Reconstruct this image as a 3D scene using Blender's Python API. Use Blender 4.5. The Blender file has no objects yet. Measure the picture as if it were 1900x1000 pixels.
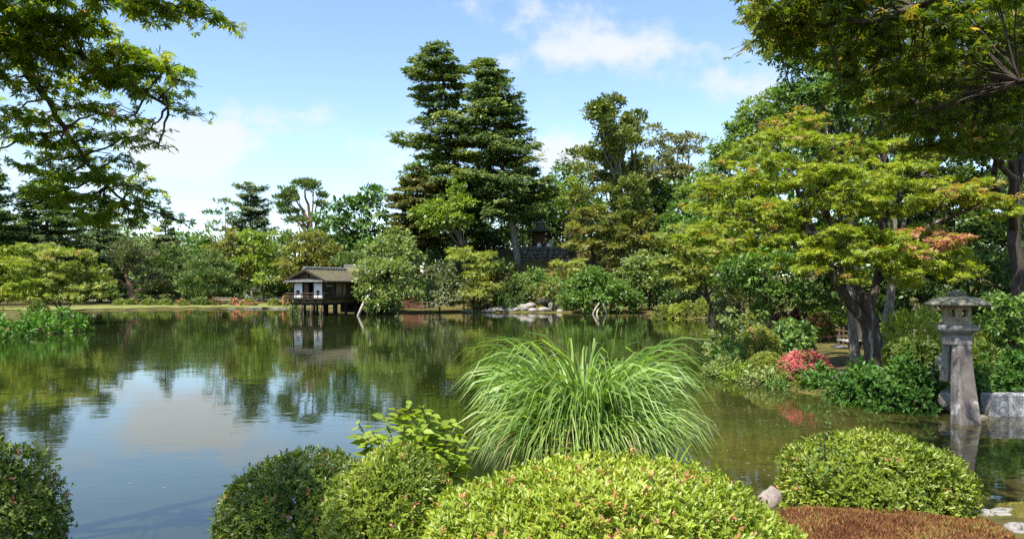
import bpy, math, random
import numpy as np
from mathutils import Vector, Matrix, Quaternion

# ------------------------------------------------------------------ camera, sky, sun, exposure
scene = bpy.context.scene
C = scene.collection
random.seed(4)
R = np.random.default_rng(11)
FOC, CX, HY, EYE = 1400.0, 950.0, 531.0, 2.76     # focal length and horizon in photo pixels, eye height over water

cam = bpy.data.cameras.new('camera')
cam.sensor_width = 36.0
cam.lens = 36.0 * FOC / 1900.0
cam.shift_y = (HY - 500.0) / 1900.0
cam.clip_start = 0.05
cam.clip_end = 4000
camo = bpy.data.objects.new('camera', cam)
camo.location = (0, 0, EYE)
camo.rotation_euler = (math.pi / 2, 0, 0)
C.objects.link(camo)
scene.camera = camo

SUN_EL = math.radians(60)
SUN_AZ = math.atan2(-0.42, -0.62)                 # from the left, a little behind the camera
world = bpy.data.worlds.new('World')
scene.world = world
world.use_nodes = True
wn, wl = world.node_tree.nodes, world.node_tree.links
wn.clear()
def N_(nodes, t, **kw):
    n = nodes.new(t)
    for k, v in kw.items():
        setattr(n, k, v)
    return n
def build_world():
    out = N_(wn, 'ShaderNodeOutputWorld')
    bg = N_(wn, 'ShaderNodeBackground')
    bg.inputs['Strength'].default_value = 0.13
    sky = N_(wn, 'ShaderNodeTexSky', sky_type='NISHITA')
    sky.sun_disc = False
    sky.sun_elevation = SUN_EL
    sky.sun_rotation = SUN_AZ
    sky.air_density = 1.0
    sky.dust_density = 0.45
    sky.ozone_density = 2.4
    tc = N_(wn, 'ShaderNodeTexCoord')
    sep = N_(wn, 'ShaderNodeSeparateXYZ')
    wl.new(tc.outputs['Generated'], sep.inputs[0])
    def m(op, a, b=None, c=None, clamp=False):
        n = N_(wn, 'ShaderNodeMath', operation=op)
        n.use_clamp = clamp
        for i, v in enumerate((a, b, c)):
            if v is None: continue
            if isinstance(v, (int, float)): n.inputs[i].default_value = v
            else: wl.new(v, n.inputs[i])
        return n.outputs[0]
    X, Y, Z = sep.outputs
    zc = m('ADD', m('ABSOLUTE', Z), 0.16)
    comb = N_(wn, 'ShaderNodeCombineXYZ')
    wl.new(m('DIVIDE', X, zc), comb.inputs[0]); wl.new(m('DIVIDE', Y, zc), comb.inputs[1])
    n1 = N_(wn, 'ShaderNodeTexNoise'); n1.inputs['Scale'].default_value = 1.35
    n1.inputs['Detail'].default_value = 9; n1.inputs['Roughness'].default_value = 0.62; n1.inputs['Distortion'].default_value = 0.25
    wl.new(comb.outputs[0], n1.inputs['Vector'])
    n2 = N_(wn, 'ShaderNodeTexNoise'); n2.inputs['Scale'].default_value = 9.0
    n2.inputs['Detail'].default_value = 8; n2.inputs['Roughness'].default_value = 0.6
    wl.new(tc.outputs['Generated'], n2.inputs['Vector'])
    az = m('ARCTAN2', X, Y); el = m('ARCSINE', Z)
    cov = m('MULTIPLY', m('SUBTRACT', n1.outputs[0], 0.5), 1.6)
    fine = m('MULTIPLY', m('SUBTRACT', n2.outputs[0], 0.5), 1.5)
    tot = m('ADD', cov, -0.06)
    # the clouds one sees: bearing, height and spread in degrees, weight
    for a, e, sa, se, w in ((-23.0, 9.2, 3.4, 1.9, 1.15), (-14.5, 12.0, 5.0, 1.6, .6), (8, 17.2, 11, 1.7, .40), (0.0, 20.3, 9, 1.5, .36), (14, 14.5, 6, 1.2, .3),
                            (-16, 4.5, 10, 2.0, .12), (-37, 9, 6, 4, .5), (3.5, 9.6, 3.2, 1.6, .5), (-29, 6, 7, 3, .15), (20, 16, 5, 2, .2)):
        da = m('DIVIDE', m('SUBTRACT', az, math.radians(a)), math.radians(sa))
        de = m('DIVIDE', m('SUBTRACT', el, math.radians(e)), math.radians(se))
        g = m('EXPONENT', m('MULTIPLY', m('ADD', m('MULTIPLY', da, da), m('MULTIPLY', de, de)), -1.0))
        tot = m('ADD', tot, m('MULTIPLY', g, w))
    tot = m('ADD', tot, m('MULTIPLY', fine, 1.15))
    mr = N_(wn, 'ShaderNodeMapRange', interpolation_type='SMOOTHSTEP')
    mr.inputs['From Min'].default_value = 0.12; mr.inputs['From Max'].default_value = 0.62
    mr.inputs['To Max'].default_value = 0.9
    wl.new(tot, mr.inputs['Value'])
    mix = N_(wn, 'ShaderNodeMix', data_type='RGBA')
    wl.new(mr.outputs[0], mix.inputs[0])
    hs = N_(wn, 'ShaderNodeHueSaturation'); hs.inputs['Saturation'].default_value = 1.0; hs.inputs['Value'].default_value = 1.0
    wl.new(sky.outputs[0], hs.inputs['Color'])
    wl.new(hs.outputs[0], mix.inputs[6])
    mix.inputs[7].default_value = (3.6, 3.68, 3.82, 1)
    wl.new(mix.outputs[2], bg.inputs[0])
    wl.new(bg.outputs[0], out.inputs[0])
build_world()

sun = bpy.data.lights.new('sun', 'SUN')
sun.energy = 5.0
sun.angle = math.radians(0.53)
sun.color = (1.0, 0.95, 0.86)
suno = bpy.data.objects.new('sun', sun)
sd = Vector((math.sin(SUN_AZ) * math.cos(SUN_EL), math.cos(SUN_AZ) * math.cos(SUN_EL), math.sin(SUN_EL)))
suno.rotation_euler = sd.to_track_quat('Z', 'Y').to_euler()
suno.location = sd * 60
C.objects.link(suno)

scene.view_settings.view_transform = 'Standard'
scene.view_settings.look = 'None'
scene.view_settings.exposure = 1.02
scene.view_settings.gamma = 1.0
scene.render.engine = 'CYCLES'
cy = scene.cycles
cy.max_bounces = 6; cy.diffuse_bounces = 3; cy.glossy_bounces = 3; cy.transmission_bounces = 4; cy.transparent_max_bounces = 4
cy.use_denoising = False
cy.caustics_reflective = False; cy.caustics_refractive = False

# ------------------------------------------------------------------ helpers
def at(px, py, Y):
    return np.array(((px - CX) / FOC * Y, Y, EYE - (py - HY) / FOC * Y))
def nrm(a):
    return a / np.maximum(np.linalg.norm(a, axis=-1, keepdims=True), 1e-9)

def mesh_np(name, V, F, mats, tint=None, smooth=False, midx=None):
    """V (n,3); F = list of arrays, each (m,k), or one array"""
    if not isinstance(F, (list, tuple)): F = [F]
    F = [np.asarray(f, dtype=np.int32) for f in F if len(f)]
    me = bpy.data.meshes.new(name)
    me.vertices.add(len(V)); me.vertices.foreach_set('co', np.asarray(V, dtype=np.float32).ravel())
    tot = np.concatenate([np.full(len(f), f.shape[1], np.int32) for f in F])
    loops = np.concatenate([f.ravel() for f in F])
    start = np.concatenate([[0], np.cumsum(tot)[:-1]]).astype(np.int32)
    me.loops.add(len(loops)); me.loops.foreach_set('vertex_index', loops)
    me.polygons.add(len(tot)); me.polygons.foreach_set('loop_start', start)
    if smooth: me.polygons.foreach_set('use_smooth', np.ones(len(tot), bool))
    if midx is not None: me.polygons.foreach_set('material_index', np.asarray(midx, dtype=np.int32))
    if tint is not None:
        a = me.attributes.new('tint', 'FLOAT_COLOR', 'FACE')
        t4 = np.ones((len(tot), 4), np.float32); t4[:, :3] = tint
        a.data.foreach_set('color', t4.ravel())
    me.update(calc_edges=True)
    for m in (mats if isinstance(mats, (list, tuple)) else [mats]): me.materials.append(m)
    return me
def obj(name, me, parent=None, loc=None):
    o = bpy.data.objects.new(name, me)
    C.objects.link(o)
    if parent is not None: o.parent = parent
    if loc is not None: o.location = loc
    return o
def tag(o, label, cat, group=None):
    o['label'] = label; o['category'] = cat
    if group: o['group'] = group
    return o
def thing(name, label, cat, loc=(0, 0, 0), group=None, rz=0):
    o = obj(name, None, None, loc); o.rotation_euler = (0, 0, rz)
    o.empty_display_size = 0.2
    return tag(o, label, cat, group)
def stuff(o):
    o['kind'] = 'stuff'; return o
def structure(o):
    o['kind'] = 'structure'; return o

class MB:
    """collects boxes, tubes, prisms into one mesh"""
    def __init__(s): s.v = []; s.f = []; s.n = 0
    def add(s, V, F):
        V = np.asarray(V, float); s.v.append(V); s.f += [tuple(int(i) + s.n for i in f) for f in F]; s.n += len(V); return s
    def box(s, c, d, rz=0.0):
        c = np.array(c, float); d = np.array(d, float) / 2
        P = np.array([(x, y, z) for z in (-1, 1) for x, y in ((-1, -1), (1, -1), (1, 1), (-1, 1))]) * d
        if rz:
            cs, sn = math.cos(rz), math.sin(rz)
            P = P @ np.array([[cs, sn, 0], [-sn, cs, 0], [0, 0, 1]])
        return s.add(P + c, [(0, 3, 2, 1), (4, 5, 6, 7), (0, 1, 5, 4), (1, 2, 6, 5), (2, 3, 7, 6), (3, 0, 4, 7)])
    def hexa(s, P):   # eight corners, bottom ring then top ring
        return s.add(P, [(0, 3, 2, 1), (4, 5, 6, 7), (0, 1, 5, 4), (1, 2, 6, 5), (2, 3, 7, 6), (3, 0, 4, 7)])
    def tube(s, pts, rad, k=7, cap=True):
        pts = np.asarray(pts, float); n = len(pts)
        rad = np.broadcast_to(np.asarray(rad, float), (n,))
        T = np.gradient(pts, axis=0); T = nrm(T)
        up = np.array((0.31, 0.17, 0.93)) if abs(T[0][2]) < 0.8 else np.array((0.9, 0.3, 0.1))
        V = []
        A = nrm(np.cross(T[0], up))
        for i in range(n):
            A = A - T[i] * (A @ T[i]); A = A / max(np.linalg.norm(A), 1e-9); B = np.cross(T[i], A)
            th = np.arange(k) / k * 2 * math.pi
            V.append(pts[i] + rad[i] * (np.cos(th)[:, None] * A + np.sin(th)[:, None] * B))
        F = [(i * k + j, i * k + (j + 1) % k, (i + 1) * k + (j + 1) % k, (i + 1) * k + j) for i in range(n - 1) for j in range(k)]
        if cap: F += [tuple(range(k - 1, -1, -1)), tuple(range((n - 1) * k, n * k))]
        return s.add(np.concatenate(V), F)
    def lathe(s, prof, k=6, ph=0.0, c=(0, 0, 0)):
        n = len(prof); V = []
        for r, z in prof:
            th = np.arange(k) / k * 2 * math.pi + ph
            V.append(np.stack([c[0] + r * np.cos(th), c[1] + r * np.sin(th), np.full(k, c[2] + z)], 1))
        F = [(i * k + j, i * k + (j + 1) % k, (i + 1) * k + (j + 1) % k, (i + 1) * k + j) for i in range(n - 1) for j in range(k)]
        F += [tuple(range(k - 1, -1, -1)), tuple(range((n - 1) * k, n * k))]
        return s.add(np.concatenate(V), F)
    def mesh(s, name, mat, smooth=False):
        me = bpy.data.meshes.new(name)
        me.from_pydata(np.concatenate(s.v).tolist(), [], s.f)
        if smooth: me.polygons.foreach_set('use_smooth', np.ones(len(me.polygons), bool))
        me.materials.append(mat); me.update()
        return me
    def obj(s, name, mat, parent=None, smooth=False, bevel=0):
        o = obj(name, s.mesh(name, mat, smooth), parent)
        if bevel:
            b = o.modifiers.new('bevel', 'BEVEL'); b.width = bevel; b.segments = 2; b.limit_method = 'ANGLE'
        return o

# ------------------------------------------------------------------ materials
def new_mat(name):
    m = bpy.data.materials.new(name); m.use_nodes = True
    n = m.node_tree.nodes; n.clear()
    out = n.new('ShaderNodeOutputMaterial')
    return m, n, m.node_tree.links, out
_leaf = {}
def leaf_mat(rough=0.5, spec=0.3, trans=0.3):
    key = (rough, spec, trans)
    if key in _leaf: return _leaf[key]
    m, n, l, out = new_mat('leaf_%d_%d_%d' % (rough * 100, spec * 100, trans * 100))
    at_ = n.new('ShaderNodeAttribute'); at_.attribute_name = 'tint'
    p = n.new('ShaderNodeBsdfPrincipled'); p.inputs['Roughness'].default_value = rough
    p.inputs['Specular IOR Level'].default_value = spec
    tr = n.new('ShaderNodeBsdfTranslucent')
    mul = n.new('ShaderNodeMix'); mul.data_type = 'RGBA'; mul.blend_type = 'MULTIPLY'; mul.inputs[0].default_value = 1
    mul.inputs[7].default_value = (1.9, 1.9, 0.7, 1)
    l.new(at_.outputs['Color'], mul.inputs[6]); l.new(mul.outputs[2], tr.inputs[0])
    l.new(at_.outputs['Color'], p.inputs['Base Color'])
    mx = n.new('ShaderNodeMixShader'); mx.inputs[0].default_value = trans
    l.new(p.outputs[0], mx.inputs[1]); l.new(tr.outputs[0], mx.inputs[2]); l.new(mx.outputs[0], out.inputs[0])
    _leaf[key] = m
    return m
def noise_mat(name, cols, scale=4.0, detail=6, rough=0.85, bump=0.3, bscale=None, stretch=(1, 1, 1), spec=0.25, pos=(0.3, 0.7), coord='Object', bdist=0.03, speck=None):
    m, n, l, out = new_mat(name)
    tc = n.new('ShaderNodeTexCoord'); mp = n.new('ShaderNodeMapping'); mp.inputs['Scale'].default_value = stretch
    l.new(tc.outputs[coord], mp.inputs[0])
    nz = n.new('ShaderNodeTexNoise'); nz.inputs['Scale'].default_value = scale; nz.inputs['Detail'].default_value = detail
    nz.inputs['Roughness'].default_value = 0.65
    l.new(mp.outputs[0], nz.inputs['Vector'])
    cr = n.new('ShaderNodeValToRGB')
    e = cr.color_ramp.elements
    k = len(cols)
    for i, c in enumerate(cols):
        x = pos[0] + (pos[1] - pos[0]) * i / max(k - 1, 1)
        el = e[i] if i < 2 else e.new(x)
        el.position = x; el.color = (*c, 1)
    l.new(nz.outputs[0], cr.inputs[0])
    p = n.new('ShaderNodeBsdfPrincipled'); p.inputs['Roughness'].default_value = rough; p.inputs['Specular IOR Level'].default_value = spec
    col = cr.outputs[0]
    if speck:
        vz = n.new('ShaderNodeTexNoise'); vz.inputs['Scale'].default_value = speck[1]; vz.inputs['Detail'].default_value = 2
        l.new(mp.outputs[0], vz.inputs['Vector'])
        mr = n.new('ShaderNodeMapRange'); mr.inputs['From Min'].default_value = speck[2]; mr.inputs['From Max'].default_value = speck[2] + 0.06
        l.new(vz.outputs[0], mr.inputs[0])
        mm = n.new('ShaderNodeMix'); mm.data_type = 'RGBA'; l.new(mr.outputs[0], mm.inputs[0]); l.new(col, mm.inputs[6]); mm.inputs[7].default_value = (*speck[0], 1)
        col = mm.outputs[2]
    l.new(col, p.inputs['Base Color'])
    if bump:
        bz = n.new('ShaderNodeTexNoise'); bz.inputs['Scale'].default_value = bscale or scale * 4; bz.inputs['Detail'].default_value = 5
        l.new(mp.outputs[0], bz.inputs['Vector'])
        b = n.new('ShaderNodeBump'); b.inputs['Strength'].default_value = bump; b.inputs['Distance'].default_value = bdist
        l.new(bz.outputs[0], b.inputs['Height']); l.new(b.outputs[0], p.inputs['Normal'])
    l.new(p.outputs[0], out.inputs[0])
    return m

M = {}
M['bark'] = noise_mat('bark', [(0.035, 0.026, 0.02), (0.085, 0.066, 0.05), (0.15, 0.125, 0.10)], 3.0, stretch=(3, 3, 0.6), bump=0.8, bscale=9)
M['bark_dark'] = noise_mat('bark_dark', [(0.018, 0.014, 0.011), (0.05, 0.04, 0.03), (0.09, 0.075, 0.06)], 3.0, stretch=(3, 3, 0.6), bump=0.8, bscale=9)
M['bark_red'] = noise_mat('bark_red', [(0.10, 0.05, 0.03), (0.19, 0.11, 0.07), (0.26, 0.18, 0.13)], 3.0, stretch=(3, 3, 0.8), bump=0.8, bscale=9)
M['bark_grey'] = noise_mat('bark_grey', [(0.06, 0.048, 0.036), (0.16, 0.14, 0.11), (0.27, 0.25, 0.21)], 4.0, stretch=(3, 3, 0.7), bump=0.9, bscale=12, speck=((0.36, 0.35, 0.31), 5.0, 0.62))
M['bark_maple'] = noise_mat('bark_maple', [(0.022, 0.016, 0.012), (0.06, 0.046, 0.034), (0.14, 0.12, 0.095)], 2.6, stretch=(3.2, 3.2, 0.6), bump=0.9, bscale=10, speck=((0.24, 0.23, 0.2), 2.6, 0.63))
M['stone'] = noise_mat('stone', [(0.13, 0.12, 0.105), (0.25, 0.235, 0.21), (0.36, 0.345, 0.31)], 5.0, bump=0.5, bscale=22, speck=((0.07, 0.075, 0.05), 3.0, 0.58))
M['stone_dark'] = noise_mat('stone_dark', [(0.035, 0.036, 0.028), (0.08, 0.078, 0.066), (0.15, 0.145, 0.13)], 4.0, bump=0.6, bscale=18, speck=((0.26, 0.26, 0.24), 3.0, 0.64))
M['stone_pale'] = noise_mat('stone_pale', [(0.15, 0.135, 0.115), (0.27, 0.25, 0.22), (0.38, 0.355, 0.32)], 3.0, bump=0.5, bscale=14)
M['stone_pink'] = noise_mat('stone_pink', [(0.15, 0.115, 0.10), (0.26, 0.21, 0.19), (0.36, 0.31, 0.285)], 6.0, bump=0.4, bscale=40, bdist=0.01)
M['granite'] = noise_mat('granite', [(0.18, 0.175, 0.165), (0.34, 0.33, 0.32), (0.45, 0.44, 0.43)], 9.0, bump=0.25, bscale=60, bdist=0.01, speck=((0.10, 0.10, 0.09), 26.0, 0.55))
M['lantern'] = noise_mat('lantern_stone', [(0.11, 0.105, 0.09), (0.19, 0.18, 0.16), (0.28, 0.27, 0.245)], 3.2, bump=0.5, bscale=45, bdist=0.012, speck=((0.10, 0.095, 0.08), 7.0, 0.6))
M['lantern_roof'] = noise_mat('lantern_moss_stone', [(0.06, 0.06, 0.035), (0.12, 0.115, 0.075), (0.20, 0.19, 0.14)], 5.0, bump=0.6, bscale=40, bdist=0.012, speck=((0.36, 0.35, 0.31), 11.0, 0.66))
M['lantern_box'] = noise_mat('lantern_box_stone', [(0.17, 0.135, 0.09), (0.28, 0.225, 0.155), (0.37, 0.31, 0.23)], 6.0, bump=0.4, bscale=45, bdist=0.01)
M['lantern_leg'] = noise_mat('lantern_leg_stone', [(0.07, 0.058, 0.052), (0.135, 0.115, 0.105), (0.25, 0.23, 0.215)], 2.2, bump=0.5, bscale=40, bdist=0.012, speck=((0.34, 0.33, 0.31), 4.0, 0.63))
M['wood_dark'] = noise_mat('wood_dark', [(0.016, 0.011, 0.009), (0.035, 0.025, 0.019), (0.06, 0.045, 0.035)], 4.0, stretch=(1, 1, 6), bump=0.2)
M['wood_mid'] = noise_mat('wood_mid', [(0.06, 0.04, 0.026), (0.11, 0.075, 0.045), (0.16, 0.115, 0.075)], 4.0, stretch=(1, 1, 5), bump=0.2)
M['wood_red'] = noise_mat('wood_red', [(0.10, 0.035, 0.022), (0.15, 0.06, 0.04)], 4.0, bump=0.2)
M['ochre'] = noise_mat('ochre_plaster', [(0.20, 0.14, 0.07), (0.29, 0.21, 0.11)], 3.0, bump=0.1)
M['plaster'] = noise_mat('white_plaster', [(0.72, 0.71, 0.68), (0.82, 0.81, 0.79)], 2.0, bump=0.05)
M['interior_shade'] = noise_mat('interior_shade_black', [(0.006, 0.005, 0.004), (0.014, 0.011, 0.009)], 2.0, bump=0)  # near-black colour stands in for the shade inside the tea house
M['roof_bark'] = noise_mat('roof_bark', [(0.06, 0.048, 0.034), (0.11, 0.09, 0.062), (0.155, 0.13, 0.095)], 2.0, stretch=(1.5, 1.5, 6), bump=0.6, bscale=14, speck=((0.13, 0.15, 0.04), 1.8, 0.55))
M['roof_tile'] = noise_mat('roof_tile', [(0.10, 0.10, 0.095), (0.20, 0.20, 0.19), (0.30, 0.30, 0.28)], 5.0, bump=0.3)
M['bamboo'] = noise_mat('weathered_bamboo', [(0.15, 0.12, 0.08), (0.27, 0.23, 0.17), (0.36, 0.32, 0.25)], 3.0, bump=0.2)
M['pole'] = noise_mat('pale_pole', [(0.30, 0.26, 0.19), (0.46, 0.42, 0.34)], 3.0, stretch=(3, 3, 1), bump=0.3)
M['twig'] = noise_mat('twig', [(0.05, 0.035, 0.02), (0.10, 0.075, 0.04)], 6.0, bump=0)
def plain(name, c, rough=0.8):
    return noise_mat(name, [tuple(x * 0.85 for x in c), tuple(min(x * 1.1, 1) for x in c)], 8.0, rough=rough, bump=0)
M['skin'] = plain('skin', (0.45, 0.28, 0.2)); M['hair'] = plain('hair', (0.012, 0.01, 0.009))
M['cloth_white'] = plain('cloth_white', (0.75, 0.75, 0.75)); M['cloth_dark'] = plain('cloth_dark', (0.02, 0.025, 0.045))
M['cloth_grey'] = plain('cloth_grey', (0.4, 0.4, 0.42)); M['cloth_beige'] = plain('cloth_beige', (0.5, 0.46, 0.4)); M['umbrella'] = plain('umbrella_cloth', (0.05, 0.05, 0.06))
# ------------------------------------------------------------------ the ground, the pond
POND = np.array([(-60, 3), (-30, 4.5), (-9, 6.6), (-5.2, 7.1), (-2.8, 7.6), (0, 8.7), (1.8, 9.25), (3.2, 9.15), (4.5, 8.95), (6.0, 9.1), (9, 10.0), (13, 11.2), (20, 12.2), (34, 12.5),
                 (34, 15.6), (16, 15.8), (11.5, 15.95), (10.0, 16.3), (9.3, 16.55), (8.5, 16.9), (7.9, 18.5), (7.1, 20.8), (6.2, 23.4), (6.4, 25.2), (7.4, 28.2), (8.3, 31.0), (9.2, 32.2), (11, 34), (14, 40),
                 (15.4, 46), (16.5, 50), (18.0, 55), (17.6, 60), (16.2, 62.4), (12.6, 64), (11.8, 66), (13.6, 72), (13.2, 76), (9, 77.8), (5, 78.8), (-3, 78.8), (-9, 77),
                 (-12.6, 75.0), (-14.2, 75.6), (-16, 79), (-21, 83), (-25, 91), (-27.5, 93.5), (-36, 92.3), (-47, 83), (-46, 75), (-37, 61), (-29.5, 50.5), (-26.4, 46.6), (-26.2, 44.8), (-27.6, 42.4), (-31, 40.2),
                 (-40, 39.2), (-60, 38.5)], float)
def pond_dist(x, y):
    """positive on land"""
    P = np.stack([np.ravel(x), np.ravel(y)], 1).astype(float)
    n = len(POND); d = np.full(len(P), 1e9); ins = np.zeros(len(P), bool)
    for i in range(n):
        a, b = POND[i], POND[(i + 1) % n]
        e = b - a; t = np.clip(((P - a) @ e) / (e @ e), 0, 1)
        d = np.minimum(d, np.linalg.norm(P - (a + t[:, None] * e), axis=1))
        c = (a[1] > P[:, 1]) != (b[1] > P[:, 1])
        with np.errstate(divide='ignore', invalid='ignore'):
            xs = (b[0] - a[0]) * (P[:, 1] - a[1]) / (b[1] - a[1] + 1e-12) + a[0]
        ins ^= c & (P[:, 0] < xs)
    return np.where(ins, -d, d).reshape(np.shape(x))
def sstep(a, b, x):
    t = np.clip((x - a) / (b - a), 0, 1); return t * t * (3 - 2 * t)
def ground(x, y):
    x = np.asarray(x, float); y = np.asarray(y, float)
    d = pond_dist(x, y)
    z = np.where(d < 0, -0.75 * sstep(0, 1.6, -d) - 0.04, 0.11 * sstep(-0.05, 0.3, d))
    dd = np.maximum(d, 0)
    z = z + np.where(d > 0, 0.42 * (1 - np.exp(-dd / 10.0)), 0)
    near = sstep(15, 8.5, y) * (d > 0)
    z = z + near * (0.9 * (1 - np.exp(-dd / 3.0)))
    r = np.sqrt(((x - 4) / 24.0) ** 2 + ((y - 103) / 23.0) ** 2)
    z = z + 7.0 * sstep(1.0, 0.36, r)
    right = sstep(14, 50, x - (y - 20) * 0.15) * sstep(10, 40, y)
    z = z + right * 5.0 * (d > 0)
    z = z + (d > 0.3) * 0.05 * (np.sin(x * 1.7 + y * 0.6) * np.sin(y * 1.3 - x * 0.4))
    return z
def gz(x, y):
    return float(ground(np.array([x]), np.array([y]))[0])

def axis(segs):
    out = []
    for a, b, s in segs: out += list(np.arange(a, b, s))
    return np.array(out + [segs[-1][1]])
gx = axis([(-2000, -200, 300), (-200, -60, 10), (-60, -14, 1.0), (-14, 14, 0.3), (14, 60, 1.0), (60, 200, 10), (200, 2000, 300)])
gy = axis([(-60, -4, 8), (-4, 26, 0.3), (26, 60, 0.7), (60, 130, 1.0), (130, 260, 10), (260, 3000, 300)])
GX, GY = np.meshgrid(gx, gy)
GZ = ground(GX, GY)
nx, ny = len(gx), len(gy)
idx = np.arange(nx * ny).reshape(ny, nx)
Fg = np.stack([idx[:-1, :-1], idx[:-1, 1:], idx[1:, 1:], idx[1:, :-1]], -1).reshape(-1, 4)
def ground_material():
    m, n, l, out = new_mat('ground_moss_and_soil')
    tc = n.new('ShaderNodeTexCoord')
    def nz(s, d=6):
        t = n.new('ShaderNodeTexNoise'); t.inputs['Scale'].default_value = s; t.inputs['Detail'].default_value = d; t.inputs['Roughness'].default_value = 0.65
        l.new(tc.outputs['Object'], t.inputs['Vector']); return t.outputs[0]
    def ramp(v, els):
        c = n.new('ShaderNodeValToRGB')
        for i, (p, col) in enumerate(els):
            e = c.color_ramp.elements[i] if i < 2 else c.color_ramp.elements.new(p)
            e.position = p; e.color = (*col, 1)
        l.new(v, c.inputs[0]); return c.outputs[0]
    moss = ramp(nz(1.6, 8), [(0.3, (0.045, 0.045, 0.012)), (0.48, (0.09, 0.085, 0.02)), (0.6, (0.13, 0.105, 0.025)), (0.72, (0.085, 0.11, 0.022))])
    soil = ramp(nz(5.0), [(0.3, (0.035, 0.026, 0.014)), (0.7, (0.085, 0.062, 0.034))])
    mk = ramp(nz(0.7, 5), [(0.45, (0, 0, 0)), (0.62, (1, 1, 1))])
    mx = n.new('ShaderNodeMix'); mx.data_type = 'RGBA'
    l.new(mk, mx.inputs[0]); l.new(moss, mx.inputs[6]); l.new(soil, mx.inputs[7])
    p = n.new('ShaderNodeBsdfPrincipled'); p.inputs['Roughness'].default_value = 0.95; p.inputs['Specular IOR Level'].default_value = 0.15
    l.new(mx.outputs[2], p.inputs['Base Color'])
    b = n.new('ShaderNodeBump'); b.inputs['Strength'].default_value = 0.7; b.inputs['Distance'].default_value = 0.05
    l.new(nz(14.0, 8), b.inputs['Height']); l.new(b.outputs[0], p.inputs['Normal'])
    l.new(p.outputs[0], out.inputs[0])
    return m
M['ground'] = ground_material()
g = structure(obj('ground', mesh_np('ground', np.stack([GX, GY, GZ], -1).reshape(-1, 3), Fg, M['ground'], smooth=True)))
g['label'] = 'mossy garden ground around the pond'

def water_material():
    m, n, l, out = new_mat('pond_water')
    tc = n.new('ShaderNodeTexCoord')
    p = n.new('ShaderNodeBsdfPrincipled')
    # deep murky green, turning to the olive-brown bed in the shallows of the near right bay
    sx = n.new('ShaderNodeSeparateXYZ'); l.new(tc.outputs['Object'], sx.inputs[0])
    r1 = n.new('ShaderNodeMapRange'); r1.interpolation_type = 'SMOOTHSTEP'; r1.inputs['From Min'].default_value = 0.5; r1.inputs['From Max'].default_value = 4.5; l.new(sx.outputs[0], r1.inputs[0])
    r2 = n.new('ShaderNodeMapRange'); r2.interpolation_type = 'SMOOTHSTEP'; r2.inputs['From Min'].default_value = 26; r2.inputs['From Max'].default_value = 12; l.new(sx.outputs[1], r2.inputs[0])
    bn = n.new('ShaderNodeTexNoise'); bn.inputs['Scale'].default_value = 1.1; bn.inputs['Detail'].default_value = 5; l.new(tc.outputs['Object'], bn.inputs['Vector'])
    m1 = n.new('ShaderNodeMath'); m1.operation = 'MULTIPLY'; l.new(r1.outputs[0], m1.inputs[0]); l.new(r2.outputs[0], m1.inputs[1])
    m2 = n.new('ShaderNodeMath'); m2.operation = 'MULTIPLY'; m2.use_clamp = True; l.new(m1.outputs[0], m2.inputs[0])
    m3 = n.new('ShaderNodeMapRange'); m3.inputs['From Min'].default_value = .35; m3.inputs['From Max'].default_value = .65; m3.inputs['To Min'].default_value = .45; l.new(bn.outputs[0], m3.inputs[0]); l.new(m3.outputs[0], m2.inputs[1])
    wm = n.new('ShaderNodeMix'); wm.data_type = 'RGBA'; l.new(m2.outputs[0], wm.inputs[0]); wm.inputs[6].default_value = (0.015, 0.022, 0.0045, 1); wm.inputs[7].default_value = (0.060, 0.050, 0.014, 1)
    l.new(wm.outputs[2], p.inputs['Base Color'])
    p.inputs['Roughness'].default_value = 0.03
    p.inputs['IOR'].default_value = 1.5
    p.inputs['Specular IOR Level'].default_value = 0.62
    def nz(s, d, st):
        mp = n.new('ShaderNodeMapping'); mp.inputs['Scale'].default_value = st; l.new(tc.outputs['Object'], mp.inputs[0])
        t = n.new('ShaderNodeTexNoise'); t.inputs['Scale'].default_value = s; t.inputs['Detail'].default_value = d
        l.new(mp.outputs[0], t.inputs['Vector']); return t.outputs[0]
    rip = nz(3.2, 3, (0.55, 1.0, 1)); swell = nz(0.5, 2, (0.7, 1, 1)); patch = nz(0.09, 3, (0.6, 1, 1))
    mr = n.new('ShaderNodeMapRange'); mr.inputs['From Min'].default_value = 0.42; mr.inputs['From Max'].default_value = 0.66
    mr.inputs['To Min'].default_value = 0.45; mr.inputs['To Max'].default_value = 1.5
    l.new(patch, mr.inputs[0])
    mu = n.new('ShaderNodeMath'); mu.operation = 'MULTIPLY'; l.new(rip, mu.inputs[0]); l.new(mr.outputs[0], mu.inputs[1])
    ad = n.new('ShaderNodeMath'); ad.operation = 'MULTIPLY_ADD'; l.new(swell, ad.inputs[0]); ad.inputs[1].default_value = 1.6; l.new(mu.outputs[0], ad.inputs[2])
    b = n.new('ShaderNodeBump'); b.inputs['Strength'].default_value = 1.0; b.inputs['Distance'].default_value = 0.0034
    l.new(ad.outputs[0], b.inputs['Height']); l.new(b.outputs[0], p.inputs['Normal'])
    l.new(p.outputs[0], out.inputs[0])
    return m
M['water'] = water_material()
wx, wy = np.meshgrid(np.linspace(-62, 36, 40), np.linspace(1, 96, 40))
wi = np.arange(1600).reshape(40, 40)
w = structure(obj('pond_water', mesh_np('pond_water', np.stack([wx, wy, wx * 0], -1).reshape(-1, 3),
              np.stack([wi[:-1, :-1], wi[:-1, 1:], wi[1:, 1:], wi[1:, :-1]], -1).reshape(-1, 4), M['water'])))
w['label'] = 'dark green pond with sky and tree reflections'

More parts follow.
